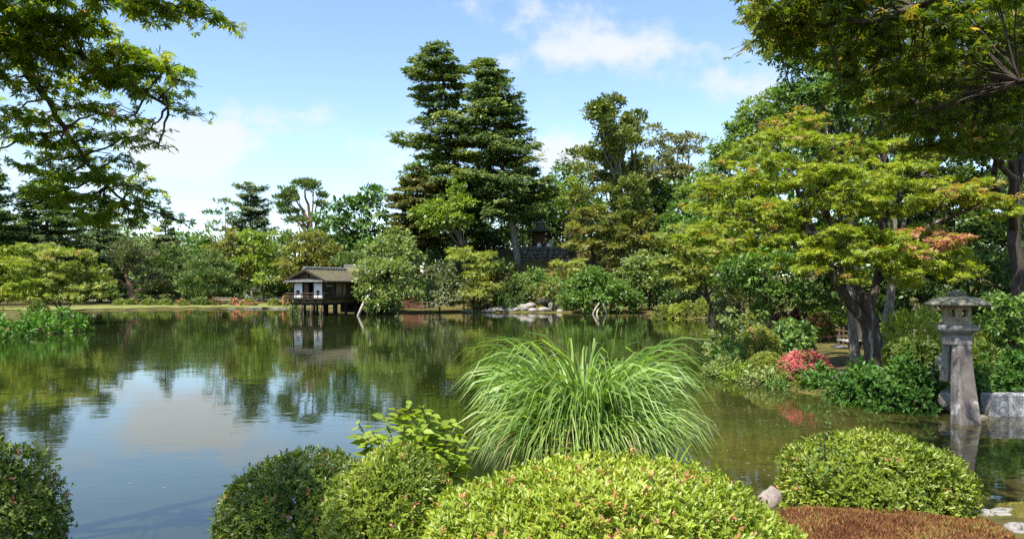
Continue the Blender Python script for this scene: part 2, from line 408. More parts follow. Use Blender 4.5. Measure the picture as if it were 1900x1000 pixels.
# ------------------------------------------------------------------ leaves
def TPL(v, f): return np.array(v, float), np.array(f, np.int32)
T_RH = TPL([(0, 0, 0), (.45, -.27, .07), (1, 0, -.06), (.45, .27, .07)], [(0, 1, 2, 3)])
T_NARROW = TPL([(0, 0, 0), (.5, -.13, .03), (1, 0, 0), (.5, .13, .03)], [(0, 1, 2, 3)])
T_LEAF = TPL([(0, 0, 0), (.28, -.17, .06), (.66, -.16, .05), (1, 0, -.08), (.66, .16, .05), (.28, .17, .06)], [(0, 1, 2, 3), (0, 3, 4, 5)])
T_WIDE = TPL([(0, 0, 0), (.22, -.27, .07), (.60, -.24, .05), (1, 0, -.14), (.60, .24, .05), (.22, .27, .07)], [(0, 1, 2, 3), (0, 3, 4, 5)])
def maple_tpl():
    v = [(0.12, 0, 0.02)]; f = []
    for a, L in ((0, 1.0), (42, .9), (-42, .9), (84, .66), (-84, .66), (128, .36), (-128, .36)):
        r = math.radians(a); d = np.array((math.cos(r), math.sin(r))); s = np.array((-d[1], d[0])); i = len(v)
        c = np.array((0.12, 0))
        for q, zz in ((c + d * L * .42 - s * L * .135, .03), (c + d * L * .88, -.10 * L), (c + d * L * .42 + s * L * .135, .03)): v.append((q[0], q[1], zz))
        f.append((0, i, i + 1, i + 2))
    return TPL(v, f)
T_MAPLE = maple_tpl()
def maple5_tpl():
    v = [(0.1, 0, 0.02)]; f = []
    for a, L in ((0, 1.0), (55, .85), (-55, .85)):
        r = math.radians(a); d = np.array((math.cos(r), math.sin(r))); s = np.array((-d[1], d[0])); i = len(v); c = np.array((.1, 0))
        for q, zz in ((c + d * L * .45 - s * L * .17, .03), (c + d * L * .88, -.1 * L), (c + d * L * .45 + s * L * .17, .03)): v.append((q[0], q[1], zz))
        f.append((0, i, i + 1, i + 2))
    return TPL(v, f)
T_STAR = maple5_tpl()

def frames(D, N):
    D = nrm(D); S = nrm(np.cross(N, D)); return D, S, np.cross(D, S)
def leaf_geo(P, D, N, S, tpl):
    V0, F0 = tpl; k = len(V0); n = len(P)
    D, Sd, N = frames(D, N)
    V = P[:, None] + S[:, None, None] * (V0[None, :, 0, None] * D[:, None] + V0[None, :, 1, None] * Sd[:, None] + V0[None, :, 2, None] * N[:, None])
    F = (np.arange(n, dtype=np.int32) * k)[:, None, None] + F0[None]
    return V.reshape(-1, 3), F.reshape(-1, F0.shape[1]), len(F0)
def rdir(n):
    return nrm(R.normal(size=(n, 3)))
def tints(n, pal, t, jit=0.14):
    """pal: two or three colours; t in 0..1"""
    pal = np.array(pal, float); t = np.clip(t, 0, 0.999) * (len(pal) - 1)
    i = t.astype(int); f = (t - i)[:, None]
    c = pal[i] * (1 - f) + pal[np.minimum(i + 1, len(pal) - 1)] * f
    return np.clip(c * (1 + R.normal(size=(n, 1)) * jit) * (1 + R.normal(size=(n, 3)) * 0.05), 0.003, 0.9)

# palettes: real leaf colours
PAL = dict(
    fir=[(0.065, 0.111, 0.034), (0.120, 0.179, 0.044), (0.215, 0.254, 0.058)],
    fir_olive=[(0.086, 0.094, 0.023), (0.138, 0.140, 0.032), (0.196, 0.190, 0.048)],
    fir_cool=[(0.074, 0.119, 0.051), (0.127, 0.178, 0.068), (0.203, 0.243, 0.089)],
    pine=[(0.074, 0.128, 0.040), (0.132, 0.193, 0.053), (0.202, 0.258, 0.079)],
    pine_pale=[(.090, .120, .050), (.140, .170, .068), (.19, .21, .090)],
    cedar=[(0.067, 0.101, 0.020), (0.129, 0.166, 0.029), (0.207, 0.230, 0.043)],
    green=[(0.056, 0.123, 0.022), (0.103, 0.188, 0.034), (0.157, 0.246, 0.047)],
    green_cool=[(.046, .105, .024), (.088, .165, .040), (.15, .235, .07)],
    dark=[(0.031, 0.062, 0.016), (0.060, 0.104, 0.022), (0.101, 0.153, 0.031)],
    lime=[(.110, .185, .018), (.180, .255, .026), (.24, .31, .042)],
    pale=[(.110, .160, .036), (.175, .230, .060), (.24, .285, .095)],
    grey=[(.090, .120, .048), (.150, .175, .082), (.22, .235, .125)],
    olive=[(0.095, 0.110, 0.022), (0.157, 0.166, 0.031), (0.213, 0.207, 0.045)],
    sage=[(.12, .138, .05), (.185, .19, .075), (.25, .24, .10)],
    maple=[(.135, .195, .016), (.22, .275, .022), (.29, .32, .036)],
    maple_pale=[(.14, .19, .03), (.22, .265, .048), (.29, .31, .072)],
    maple_dark=[(0.052, 0.098, 0.011), (0.098, 0.155, 0.016), (0.161, 0.201, 0.023)],
    rust=[(.28, .215, .035), (.36, .23, .075)], red=[(.40, .19, .11), (.48, .24, .16)],
    azalea=[(.085, .125, .016), (.145, .190, .022), (.21, .235, .034)],
    azalea_lime=[(.18, .24, .02), (.26, .32, .03), (.34, .38, .055)],
    azalea_deep=[(.050, .090, .012), (.090, .135, .018), (.15, .185, .028)],
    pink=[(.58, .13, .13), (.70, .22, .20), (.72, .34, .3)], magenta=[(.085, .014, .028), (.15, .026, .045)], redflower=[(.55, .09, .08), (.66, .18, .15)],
    fern=[(.055, .15, .012), (.095, .22, .02), (.14, .28, .03)],
)
# species: template, leaf length in photo pixels, clump radius px, flatness of clump, weights (out, up, random) of the normal, droop, material
SP = dict(
    broad=(T_RH, 5.2, 9.5, .75, (.7, .6, .6), -.1, (.45, .4, .30), 5.2),
    big=(T_RH, 8.5, 13, .6, (.6, .6, .5), -.35, (.42, .42, .28), 4.0),
    maple=(T_STAR, 5.4, 11, .36, (.6, .75, .6), -.35, (.5, .3, .36), 5.5),
    layered=(T_RH, 5.2, 11, .42, (.6, .75, .55), -.25, (.5, .3, .32), 5.5),
    pine=(T_NARROW, 7.0, 9, .42, (.4, .6, .6), .55, (.5, .3, .16), 10.0),
    cedar=(T_RH, 5.0, 8, .85, (.6, .4, .7), .2, (.5, .3, .24), 5.5),
    loose=(T_RH, 5.2, 8.5, .7, (.5, .6, .8), .0, (.45, .35, .3), 2.4),
)

def crown(lobes, n, cr, flat, wts, droop, cshell=(.62, 1.02), under=0.45, pal=None, accent=None, acc_p=0.0, seed=None, size=0.2, sj=0.3, inner=0.12):
    """lobes (k,6): centre, radii.  returns P D N S tint"""
    L = np.asarray(lobes, float); area = L[:, 3] * L[:, 5] + L[:, 4] * L[:, 3]
    per = 26
    nc = max(6, int(n / per))
    li = R.choice(len(L), nc, p=area / area.sum())
    u = rdir(nc)
    flip = (u[:, 2] < -0.15) & (R.random(nc) > under)
    u[flip, 2] *= -1
    rr = R.uniform(*cshell, nc); deep = R.random(nc) < inner; rr[deep] = R.uniform(.15, .6, deep.sum())
    c = L[li, :3] + L[li, 3:] * u * rr[:, None]
    ct = np.clip(R.normal(.5, .24, nc), 0, 1)
    sc = R.uniform(.7, 1.35, nc)
    ci = np.repeat(np.arange(nc), per); m = len(ci)
    loc = rdir(m) * (R.random((m, 1)) ** .5)
    loc[:, 2] = np.where((loc[:, 2] < 0) & (R.random(m) < .45), -loc[:, 2], loc[:, 2])
    P = c[ci] + loc * (cr * sc[ci])[:, None] * np.array((1, 1, flat))
    out = u[ci] * .6 + loc * .7
    rnd = rdir(m)
    Nn = nrm(out * wts[0] + np.array((0, 0, 1)) * wts[1] + rnd * wts[2])
    D = nrm(out + rdir(m) * .8 + np.array((0, 0, droop * 1.6)))
    S = size * R.uniform(1 - sj, 1 + sj, m)
    t = ct[ci] + R.normal(0, .18, m)
    T = tints(m, pal, t)
    if accent is not None:
        ac = R.random(nc) < acc_p
        k = ac[ci] & (R.random(m) < .8)
        T[k] = tints(k.sum(), accent, R.random(k.sum()))
    return P, D, Nn, S, T, c

def bend(a, b, k=5, sag=.12, wob=.05):
    a, b = np.asarray(a, float), np.asarray(b, float)
    t = np.linspace(0, 1, k)[:, None]; L = np.linalg.norm(b - a)
    p = a * (1 - t) + b * t
    p[:, 2] += (np.sin(t[:, 0] * math.pi)) * L * sag * (1 if R.random() < .7 else -.4)
    p[1:-1] += R.normal(0, wob * L, (k - 2, 3)) * .6
    return p

def make_trunk(root, base, tops, clumps, r0, mat, twigs=30, trunk_path=None):
    mb = MB()
    base = np.asarray(base, float)
    tops = [np.asarray(t, float) for t in tops]
    hi = max(tops, key=lambda t: t[2])
    if trunk_path is None:
        q = base + (hi - base) * .35; q[0] = base[0] * .7 + hi[0] * .3; q[1] = base[1] * .7 + hi[1] * .3
        path = np.array([base - (0, 0, .3), base * .8 + q * .2, q, q * .4 + hi * .6, hi])
        path[1:-1, :2] += R.normal(0, r0 * .5, (3, 2))
    else: path = np.asarray(trunk_path, float)
    k = len(path); tt = np.linspace(0, 1, k)
    rad = r0 * (1 - .85 * tt) * np.where(tt == 0, 1.25, 1)
    # refine
    fi = np.linspace(0, k - 1, k * 3); pp = np.stack([np.interp(fi, np.arange(k), path[:, j]) for j in range(3)], 1); rp = np.interp(fi, np.arange(k), rad)
    pp[1:-1] += R.normal(0, r0 * .12, (len(pp) - 2, 3)) * (1, 1, .2)
    mb.tube(pp, rp, 9)
    for t in tops:
        if t is hi: continue
        j = int(np.clip(np.argmin(np.abs(pp[:, 2] - (pp[0, 2] + (t[2] - pp[0, 2]) * .62))), 2, len(pp) - 2))
        rr = min(rp[j] * .75, r0 * .55)
        mb.tube(bend(pp[j], t, 6), np.linspace(rr, rr * .25, 6), 6)
    if len(clumps) and twigs:
        pts = np.array([p for t in tops for p in (t, (t + pp[len(pp) // 2]) / 2)] + list(pp[len(pp) // 2:]))
        for ci in R.choice(len(clumps), min(twigs, len(clumps)), replace=False):
            c = clumps[ci]; s = pts[np.argmin(np.linalg.norm(pts - c, axis=1))]
            if np.linalg.norm(s - c) > .05: mb.tube(bend(s, c, 4), np.linspace(r0 * .16, r0 * .05, 4), 3, cap=False)
    return mb.obj('trunk', mat, root, smooth=True)

def split_parts(root, name, geo, tpl, mat, count, bias=None, variants=12):
    """the largest-showing leaves as objects of their own, sharing meshes; returns mask of the rest"""
    P, D, N, S, T = geo
    eye = np.array((0, 0, EYE))

    d = np.linalg.norm(P - eye, axis=1)
    px, py = CX + P[:, 0] / np.maximum(P[:, 1], .1) * FOC, HY - (P[:, 2] - EYE) / np.maximum(P[:, 1], .1) * FOC
    infr = (px > -5) & (px < 1905) & (py > -5) & (py < 1005) & (P[:, 1] > .5)
    sc = S / d * np.where(infr, 1, 0)
    if bias is not None: sc = sc * bias
    pick = np.argsort(-sc)[:count]; pick = pick[sc[pick] > 0]
    V0, F0 = tpl
    order = pick[np.argsort(T[pick].sum(1))]
    groups = np.array_split(order, variants)
    Dn, Sn, Nn = frames(D, N)
    for gidx in groups:
        if not len(gidx): continue
        tc_ = T[gidx].mean(0)
        me = mesh_np(name, V0, F0, mat, tint=np.tile(tc_, (len(F0), 1)))
        for i in gidx:
            o = obj(name, me, root)
            mm = np.eye(4); mm[:3, 0] = Dn[i] * S[i]; mm[:3, 1] = Sn[i] * S[i]; mm[:3, 2] = Nn[i] * S[i]; mm[:3, 3] = P[i] - root_off(root)
            o.matrix_local = Matrix(mm.tolist())
    keep = np.ones(len(P), bool); keep[pick] = False
    return keep
def root_off(root): return np.array(root.location)

def leafmesh(name, root, geo, tpl, mat, parent=None):
    P, D, N, S, T = geo[:5]
    V, F, k = leaf_geo(P - root_off(root), D, N, S, tpl)
    return stuff(obj(name, mesh_np(name, V, F, mat, tint=np.repeat(T, k, 0)), parent or root))

def lobes3(lobes, Y, depth=.9):
    out = []
    for l in lobes:
        px, py, rx, ry = l[:4]; y = Y + (l[4] if len(l) > 4 else 0)
        c = at(px, py, y); s = y / FOC
        out.append((*c, rx * s, rx * s * depth, ry * s))
    return np.array(out)

TRUNK_MAT = {}
def tree(name, label, cat, Y, bx, lobes, sp, pal, group=None, leaf=1.0, dens=1.0, accent=None, acc_p=0., r0=None, bark='bark_dark', twigs=26, trunk_path=None, under=.45, by=None, cscale=1.0, shell=(.62, 1.02), inner=.12, basez=None):
    tpl, lpx, cpx, flat, wts, droop, mk, cov = SP[sp]
    L = lobes3(lobes, Y)
    s = Y / FOC
    area_px = sum(math.pi * l[2] * l[3] for l in lobes)
    asp = .27 if tpl is not T_NARROW else .13
    if tpl is T_STAR: asp = .3
    n = int(dens * cov * area_px / (lpx * leaf) ** 2 / asp / 1.15)
    n = min(int(n * .60), 20000)
    X = (bx - CX) / FOC * Y; yb = by or Y
    if by: X = (bx - CX) / FOC * by
    zb = gz(X, yb) if basez is None else basez
    root = thing(name, label, cat, (X, yb, zb), group)
    P, D, N, S, T, cl = crown(L, n, cpx * cscale * s, flat, wts, droop, pal=PAL[pal], accent=PAL[accent] if accent else None, acc_p=acc_p, size=lpx * leaf * s * 1.19, under=under, cshell=shell, inner=inner)
    leafmesh('crown', root, (P, D, N, S, T), tpl, leaf_mat(*mk))
    off = root_off(root)
    H = L[:, 2].max() - zb
    tp = None if trunk_path is None else np.array(trunk_path) - off
    make_trunk(root, (0, 0, 0), [l[:3] - off for l in L], cl - off, r0 or max(.12, H * .022), M[bark], twigs, tp)
    return root

def conifer(name, label, Y, tx, top, bot, prof, pal, by=None, group=None, step=15, spray=1.0, bark='bark_dark', lean=0, gap=.12, r0=.42, droop=.06, tip_up=.10, lw=5.5, seed=1, cat='tree', bpy_=None, tpl=T_RH):
    """layered conifer: prof = [(py, left px, right px)] reach of the branches from the trunk"""
    rg = np.random.default_rng(seed)
    s = Y / FOC
    Xb = (tx - CX) / FOC * Y; zb = gz(Xb, Y)
    root = thing(name, label, cat, (Xb, Y, zb), group)
    ztop = EYE - (top - HY) * s; zbot = EYE - (bot - HY) * s
    pys = [p[0] for p in prof]; lf = [p[1] * s for p in prof]; rt = [p[2] * s for p in prof]
    mb = MB(); Ht = ztop - zb
    def tp(z):
        t = (z - zb) / Ht
        return np.array((lean * s * t + .25 * math.sin(t * 5 + seed) * r0, .2 * math.cos(t * 4 + seed) * r0, z - zb))
    zz = np.linspace(zb - .5, ztop, 22)
    mb.tube([tp(z) for z in zz], np.maximum(r0 * (1 - .93 * (zz - zb) / Ht), .03), 9)
    allP, allD, allN, allS, allT = [], [], [], [], []
    py = top + 3.0
    while py < bot:
        z = EYE - (py - HY) * s
        a0 = rg.random() * 6.28; nb = 7
        for b in range(nb):
            if rg.random() < gap: continue
            a = a0 + b / nb * 2 * math.pi + rg.normal(0, .18)
            cx = math.cos(a)
            rl, rr = np.interp(py, pys, lf), np.interp(py, pys, rt)
            reach = (rr if cx > 0 else rl) * cx * cx + .5 * (rl + rr) * (1 - cx * cx)
            reach *= rg.uniform(.5, 1.14)
            if reach < .25: continue
            o = tp(z + rg.normal(0, step * .5) * s); dr_ = droop * rg.uniform(.2, 2.2)
            d = np.array((cx, math.sin(a), 0.0)); sd_ = np.array((-d[1], d[0], 0))
            m = 6; t = np.linspace(0, 1, m)
            path = o + t[:, None] * d * reach; path[:, 2] += reach * (-dr_ * 2 * t + (dr_ * 1.6 + tip_up) * t * t) + rg.normal(0, .02 * reach)
            rb = min(.05 + reach * .014, .16)
            mb.tube(path, np.linspace(rb, .015, m), 4, cap=False)
            # sprays: little fans of leaves on side twigs
            ns = max(5, int(reach / (lw * s * .9) * 2.5 * spray))
            tt = rg.uniform(.22, 1.03, ns)
            side = rg.normal(0, 1, ns) * (.20 + .10 * (1 - tt)) * reach * np.clip(1.15 - tt * .55, .2, 1)
            cc = np.stack([np.interp(tt, t, path[:, j]) for j in range(3)], 1) + sd_ * side[:, None]
            cc[:, 2] += rg.normal(.04, .05, ns) * reach * .4 - np.abs(side) * .08
            per = 12; ci = np.repeat(np.arange(ns), per); k = len(ci)
            dirs = nrm(d * .9 + sd_ * (np.sign(side[ci]) * .55)[:, None] + rg.normal(0, .5, (k, 3)) * (1, 1, .35) + (0, 0, -.12))
            rad = lw * s * 1.25
            allP.append(cc[ci] + rg.normal(0, .5, (k, 3)) * rad * (1.05, 1.05, .5)); allD.append(dirs)
            allN.append(nrm(np.array((0, 0, 1.0)) + rg.normal(0, .4, (k, 3)) + d * .75))
            allS.append(lw * s * rg.uniform(.7, 1.35, k))
            bt = rg.normal(.45, .2) + rg.normal(0, .16, ns)
            allT.append(bt[ci] + rg.normal(0, .12, k))
        py += step * rg.uniform(.8, 1.2)
    P = np.concatenate(allP); T = tints(len(P), PAL[pal], np.concatenate(allT))
    V, F, k = leaf_geo(P, np.concatenate(allD), np.concatenate(allN), np.concatenate(allS), tpl)
    stuff(obj('crown', mesh_np('crown', V, F, leaf_mat(.5, .3, .22), tint=np.repeat(T, k, 0)), root))
    mb.obj('trunk', M[bark], root, smooth=True)
    return root
# ------------------------------------------------------------------ trees across the pond
PAL['lime_soft'] = [(.085, .15, .03), (.14, .22, .042), (.20, .275, .06)]
G1 = 'trees on the far left shore'; G2 = 'trees on the wooded mound'; G3 = 'trees of the right bank'; G4 = 'background wood'
# the wood standing behind everything else
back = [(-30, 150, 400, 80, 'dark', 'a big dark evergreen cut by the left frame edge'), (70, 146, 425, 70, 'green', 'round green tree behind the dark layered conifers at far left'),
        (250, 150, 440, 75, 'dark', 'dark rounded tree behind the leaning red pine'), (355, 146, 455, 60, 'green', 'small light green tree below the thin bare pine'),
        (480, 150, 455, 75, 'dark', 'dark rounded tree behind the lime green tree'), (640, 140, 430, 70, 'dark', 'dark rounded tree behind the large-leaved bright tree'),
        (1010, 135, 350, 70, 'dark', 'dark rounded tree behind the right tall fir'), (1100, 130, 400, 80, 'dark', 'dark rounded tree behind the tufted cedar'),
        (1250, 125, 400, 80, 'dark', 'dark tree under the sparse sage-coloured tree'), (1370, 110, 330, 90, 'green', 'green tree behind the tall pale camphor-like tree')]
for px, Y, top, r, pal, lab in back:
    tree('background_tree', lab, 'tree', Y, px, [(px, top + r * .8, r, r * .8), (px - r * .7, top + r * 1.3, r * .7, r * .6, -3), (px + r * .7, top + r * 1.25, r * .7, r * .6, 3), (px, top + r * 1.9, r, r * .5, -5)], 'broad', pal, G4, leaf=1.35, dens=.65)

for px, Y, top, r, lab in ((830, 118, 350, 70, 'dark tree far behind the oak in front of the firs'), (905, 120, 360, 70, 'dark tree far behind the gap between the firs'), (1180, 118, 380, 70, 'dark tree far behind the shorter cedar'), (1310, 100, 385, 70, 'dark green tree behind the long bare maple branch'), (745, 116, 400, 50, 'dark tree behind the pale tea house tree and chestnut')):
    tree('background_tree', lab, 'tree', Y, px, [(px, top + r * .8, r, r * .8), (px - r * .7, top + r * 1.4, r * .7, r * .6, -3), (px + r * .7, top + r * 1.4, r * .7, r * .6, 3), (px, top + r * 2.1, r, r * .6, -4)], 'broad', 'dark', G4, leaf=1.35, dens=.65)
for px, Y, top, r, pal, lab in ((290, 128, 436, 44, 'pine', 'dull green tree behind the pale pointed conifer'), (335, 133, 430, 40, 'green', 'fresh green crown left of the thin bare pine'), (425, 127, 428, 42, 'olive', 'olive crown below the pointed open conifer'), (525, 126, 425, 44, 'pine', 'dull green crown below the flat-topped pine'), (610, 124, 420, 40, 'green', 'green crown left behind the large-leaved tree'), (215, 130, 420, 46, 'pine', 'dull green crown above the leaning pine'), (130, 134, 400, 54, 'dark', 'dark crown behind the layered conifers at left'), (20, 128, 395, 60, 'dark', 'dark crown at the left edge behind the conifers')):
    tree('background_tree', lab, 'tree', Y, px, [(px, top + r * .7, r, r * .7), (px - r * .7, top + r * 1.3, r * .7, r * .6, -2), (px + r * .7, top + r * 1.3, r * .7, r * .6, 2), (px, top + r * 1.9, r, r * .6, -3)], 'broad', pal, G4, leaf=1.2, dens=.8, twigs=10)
# far left shore
conifer('layered_conifer', 'dark conifer cut by the left edge of the picture', 92, -22, 300, 545, [(300, 8, 8), (380, 40, 45), (460, 52, 58), (545, 45, 50)], 'fir', group=G1, seed=3, step=13)
conifer('layered_conifer', 'broad dark blue-green conifer left of the leaning pine', 97, 85, 290, 540, [(290, 10, 10), (340, 38, 42), (400, 52, 60), (470, 70, 82), (540, 58, 66)], 'fir_cool', group=G1, seed=5, step=15, spray=1.25)
conifer('layered_conifer', 'dark layered pine behind the yellow-green maple at left', 108, 183, 372, 545, [(372, 8, 10), (420, 35, 42), (480, 55, 60), (545, 60, 60)], 'fir_cool', group=G1, seed=8, step=14)
conifer('layered_conifer', 'pale grey-green pointed conifer right of the leaning pine', 116, 306, 404, 552, [(404, 3, 3), (425, 14, 16), (470, 30, 34), (520, 36, 42), (552, 36, 40)], 'pine_pale', group=G1, seed=9, step=10, lw=4.6, bark='bark_red')
p0 = at(246, 556, 104)
tree('leaning_pine', 'red-barked pine leaning left with a bare curved trunk', 'tree', 104, 247, [(240, 462, 33, 12), (225, 478, 24, 9, -1), (262, 476, 20, 9), (205, 512, 16, 8), (275, 512, 26, 9, 1), (285, 528, 25, 9, 1), (232, 490, 26, 8)], 'pine', 'pine_pale', G1, r0=.42, bark='bark_red', twigs=14, basez=gz(p0[0], 104),
     trunk_path=[at(248, 560, 104), at(243, 540, 104), at(237, 520, 104), at(233, 503, 104), at(236, 487, 104), at(240, 470, 104)])
tree('garden_pine', 'round layered pine standing on the shore by the azaleas', 'tree', 101, 386, [(386, 482, 26, 12), (370, 498, 30, 11), (405, 500, 30, 11, 2), (385, 515, 44, 12, -1), (362, 530, 34, 12), (412, 530, 34, 12, 1), (385, 543, 48, 9)], 'pine', 'pine', G1, bark='bark_red', r0=.28, dens=1.2)
tree('garden_pine', 'dark pine spreading between leaning pine and round pine', 'tree', 109, 330, [(322, 470, 26, 11), (300, 490, 30, 12), (340, 492, 26, 12), (320, 515, 40, 12), (300, 538, 36, 11), (345, 540, 34, 11)], 'pine', 'pine', G1, r0=.28)
tree('leafy_tree', 'fresh green tree behind the round layered pine', 'tree', 126, 368, [(368, 448, 26, 18), (350, 465, 24, 18), (388, 466, 28, 18), (365, 490, 40, 22)], 'broad', 'green', G1)
tree('thin_pine', 'thin almost bare pine rising against the sky', 'tree', 132, 414, [(404, 380, 14, 5), (418, 376, 10, 5), (424, 395, 9, 5), (395, 398, 12, 4), (402, 418, 14, 4), (422, 415, 12, 5), (390, 428, 12, 4)], 'pine', 'pine', G1, r0=.2, dens=.45, twigs=40)
conifer('layered_conifer', 'pointed open conifer left of the tall flat-topped pine', 131, 466, 342, 470, [(342, 8, 10), (356, 26, 28), (385, 30, 34), (430, 44, 44), (470, 46, 46)], 'fir_cool', group=G1, seed=14, step=11, gap=.2, tip_up=.25, lw=4.6, r0=.35)
tree('tall_pine', 'tall flat-topped red pine with a bare upper trunk', 'tree', 130, 576, [(566, 345, 24, 7), (582, 350, 14, 6), (540, 358, 20, 7), (593, 366, 12, 5), (530, 372, 16, 6), (555, 372, 16, 6), (596, 382, 10, 5), (537, 398, 18, 6), (552, 412, 22, 7), (525, 385, 12, 5), (590, 410, 12, 5)], 'pine', 'pine', G1, bark='bark_red', r0=.5, dens=1.15, twigs=40, trunk_path=[at(578, 560, 130), at(577, 460, 130), at(577, 420, 130), at(573, 385, 130), at(566, 362, 130), at(568, 345, 130)])
tree('layered_maple', 'olive-brown layered tree left of the lime green tree', 'tree', 112, 430, [(428, 442, 20, 11), (412, 465, 30, 13), (445, 470, 32, 13, 1), (425, 492, 40, 14), (412, 515, 34, 13), (455, 515, 34, 13)], 'layered', 'olive', G1)
tree('layered_maple', 'bright lime green tree in the middle of the far shore', 'tree', 111, 488, [(466, 440, 22, 10), (492, 441, 20, 10), (480, 460, 34, 14), (510, 470, 26, 13), (470, 488, 34, 15), (500, 500, 30, 16), (492, 524, 22, 14, -3)], 'broad', 'lime', G1)
tree('layered_maple', 'olive domed tree above the tea house roof', 'tree', 96, 585, [(580, 444, 34, 13), (552, 466, 34, 15), (600, 468, 38, 16), (545, 492, 36, 16), (580, 492, 46, 18), (615, 488, 26, 16), (560, 518, 40, 16)], 'layered', 'olive', G1, dens=1.1)
tree('horse_chestnut', 'large-leaved cool green tree right of the tall pine', 'tree', 112, 665, [(690, 372, 36, 22), (655, 392, 38, 22), (620, 405, 34, 18), (705, 400, 34, 30), (640, 425, 48, 24), (690, 440, 44, 30), (650, 460, 40, 20)], 'big', 'green_cool', G1, dens=1.1, r0=.5)
tree('garden_pine', 'small clipped pine between tea house and chestnut tree', 'tree', 92, 660, [(655, 480, 26, 7), (640, 490, 24, 7), (672, 492, 26, 8)], 'pine', 'pine', G1, r0=.15)

# tea house side and mound
tree('waterside_tree', 'pale green rounded tree leaning over the water beside the tea house', 'tree', 74.5, 715, [(735, 448, 36, 18), (705, 470, 34, 20), (750, 478, 34, 26), (690, 505, 34, 24, -1), (730, 508, 46, 28, -2), (755, 520, 28, 34), (695, 540, 36, 26, -1), (740, 553, 40, 25, -2), (710, 562, 34, 18, -2)], 'broad', 'pale', G2, dens=1.0, twigs=40)
tree('waterside_tree', 'grey-green bush right of the pale tea house tree', 'bush', 77.5, 815, [(820, 505, 28, 14), (805, 528, 28, 20), (838, 530, 28, 20), (815, 552, 36, 16, -1)], 'broad', 'grey', G2)
tree('layered_maple', 'pale maple with sloping layers above the bamboo fence', 'tree', 78.5, 880, [(870, 478, 36, 8), (895, 494, 32, 8, 1), (878, 513, 26, 8), (868, 528, 30, 8), (900, 532, 28, 9), (855, 545, 30, 8, -1), (835, 557, 22, 7), (885, 548, 24, 7, -1)], 'maple', 'maple_pale', G2, dens=1.0)
tree('layered_maple', 'low sunlit maple below the leaning fir trunk', 'tree', 81, 860, [(850, 470, 24, 7), (862, 462, 18, 6), (905, 476, 20, 6)], 'maple', 'maple_pale', G2)
tree('evergreen_tree', 'bright leafy tree rising behind the brownish conifer', 'tree', 101, 790, [(800, 308, 42, 20), (770, 325, 30, 18), (830, 330, 40, 25), (790, 350, 50, 25)], 'broad', 'green', G2)
conifer('brownish_conifer', 'brownish green conifer with drooping sprays left of the tall firs', 91, 775, 312, 470, [(312, 14, 20), (340, 46, 55), (380, 52, 62), (430, 50, 60), (470, 40, 40)], 'fir_olive', group=G2, seed=21, step=13, spray=1.4, droop=.14, tip_up=0)
tree('oak_tree', 'lime green tree in front of the tall firs', 'tree', 86, 868, [(848, 358, 20, 20), (815, 390, 40, 15), (860, 385, 26, 18), (785, 400, 26, 13), (835, 408, 44, 15), (800, 418, 24, 12), (865, 410, 18, 16)], 'broad', 'lime', G2, twigs=20, bark='bark')
conifer('tall_fir', 'tallest fir with a bare forked trunk and open flat crown', 92, 866, 82, 440, [(82, 14, 14), (105, 50, 40), (130, 66, 50), (165, 72, 42), (190, 62, 34), (210, 40, 34), (225, 72, 44), (250, 102, 50), (275, 112, 52), (292, 40, 50), (315, 40, 60), (340, 60, 80), (400, 70, 70), (440, 30, 30)], 'fir', group=G2, seed=31, step=11.0, gap=.36, r0=.5, spray=1.15, lean=-52, lw=6.0, droop=.05, tip_up=.04, bark='bark')
conifer('tall_fir', 'dense pointed fir right of the tallest fir', 90, 960, 106, 402, [(106, 4, 4), (125, 28, 24), (150, 38, 38), (190, 55, 52), (240, 70, 60), (290, 84, 76), (330, 92, 84), (375, 100, 92), (402, 90, 50)], 'fir', group=G2, seed=33, step=9.5, gap=.12, r0=.45, spray=1.15, lean=-58, lw=6.0, droop=.06, bark='bark_grey')
tree('leafy_tree', 'sunny green tree between right fir and tufted cedar', 'tree', 97, 1060, [(1055, 305, 22, 14), (1040, 325, 26, 16), (1075, 330, 28, 20), (1060, 360, 38, 24), (1085, 385, 30, 26), (1045, 395, 34, 24)], 'broad', 'green', G2, dens=.8, twigs=40)
tree('lime_tree', 'small yellow-green tree at the pavilion side', 'tree', 92, 1065, [(1062, 345, 20, 14), (1080, 358, 20, 14), (1055, 372, 22, 14)], 'broad', 'lime', G2)
cedar_l = []
rc = np.random.default_rng(5)
for i in range(34):
    t = (i + .5) / 34; py = 190 + t * 265; wv = np.interp(py, [188, 215, 250, 290, 330, 380, 455], [10, 26, 38, 46, 50, 50, 44])
    cedar_l.append((1126 + rc.uniform(-1, 1) * wv, py, rc.uniform(17, 25), rc.uniform(10, 14), rc.uniform(-4, 2)))
tree('tufted_cedar', 'dark tufted cedar with the tallest crown right of the firs', 'tree', 86, 1160, cedar_l, 'cedar', 'cedar', G2, r0=.36, bark='bark_grey', twigs=30, dens=1.7, trunk_path=[at(1158, 520, 86), at(1156, 430, 86), at(1145, 350, 86), at(1130, 270, 86), at(1122, 190, 86)])
cedar_l = []
for i in range(20):
    t = (i + .5) / 20; py = 214 + t * 230; wv = np.interp(py, [210, 235, 280, 330, 444], [10, 22, 30, 36, 36])
    cedar_l.append((1176 + rc.uniform(-1, 1) * wv, py, rc.uniform(15, 22), rc.uniform(9, 13), rc.uniform(-4, 2)))
tree('tufted_cedar', 'shorter tufted cedar merging with the taller cedar', 'tree', 89, 1178, cedar_l, 'cedar', 'cedar', G2, r0=.32, bark='bark_grey', twigs=24, dens=1.7, trunk_path=[at(1180, 520, 89), at(1176, 400, 89), at(1174, 300, 89), at(1172, 215, 89)])
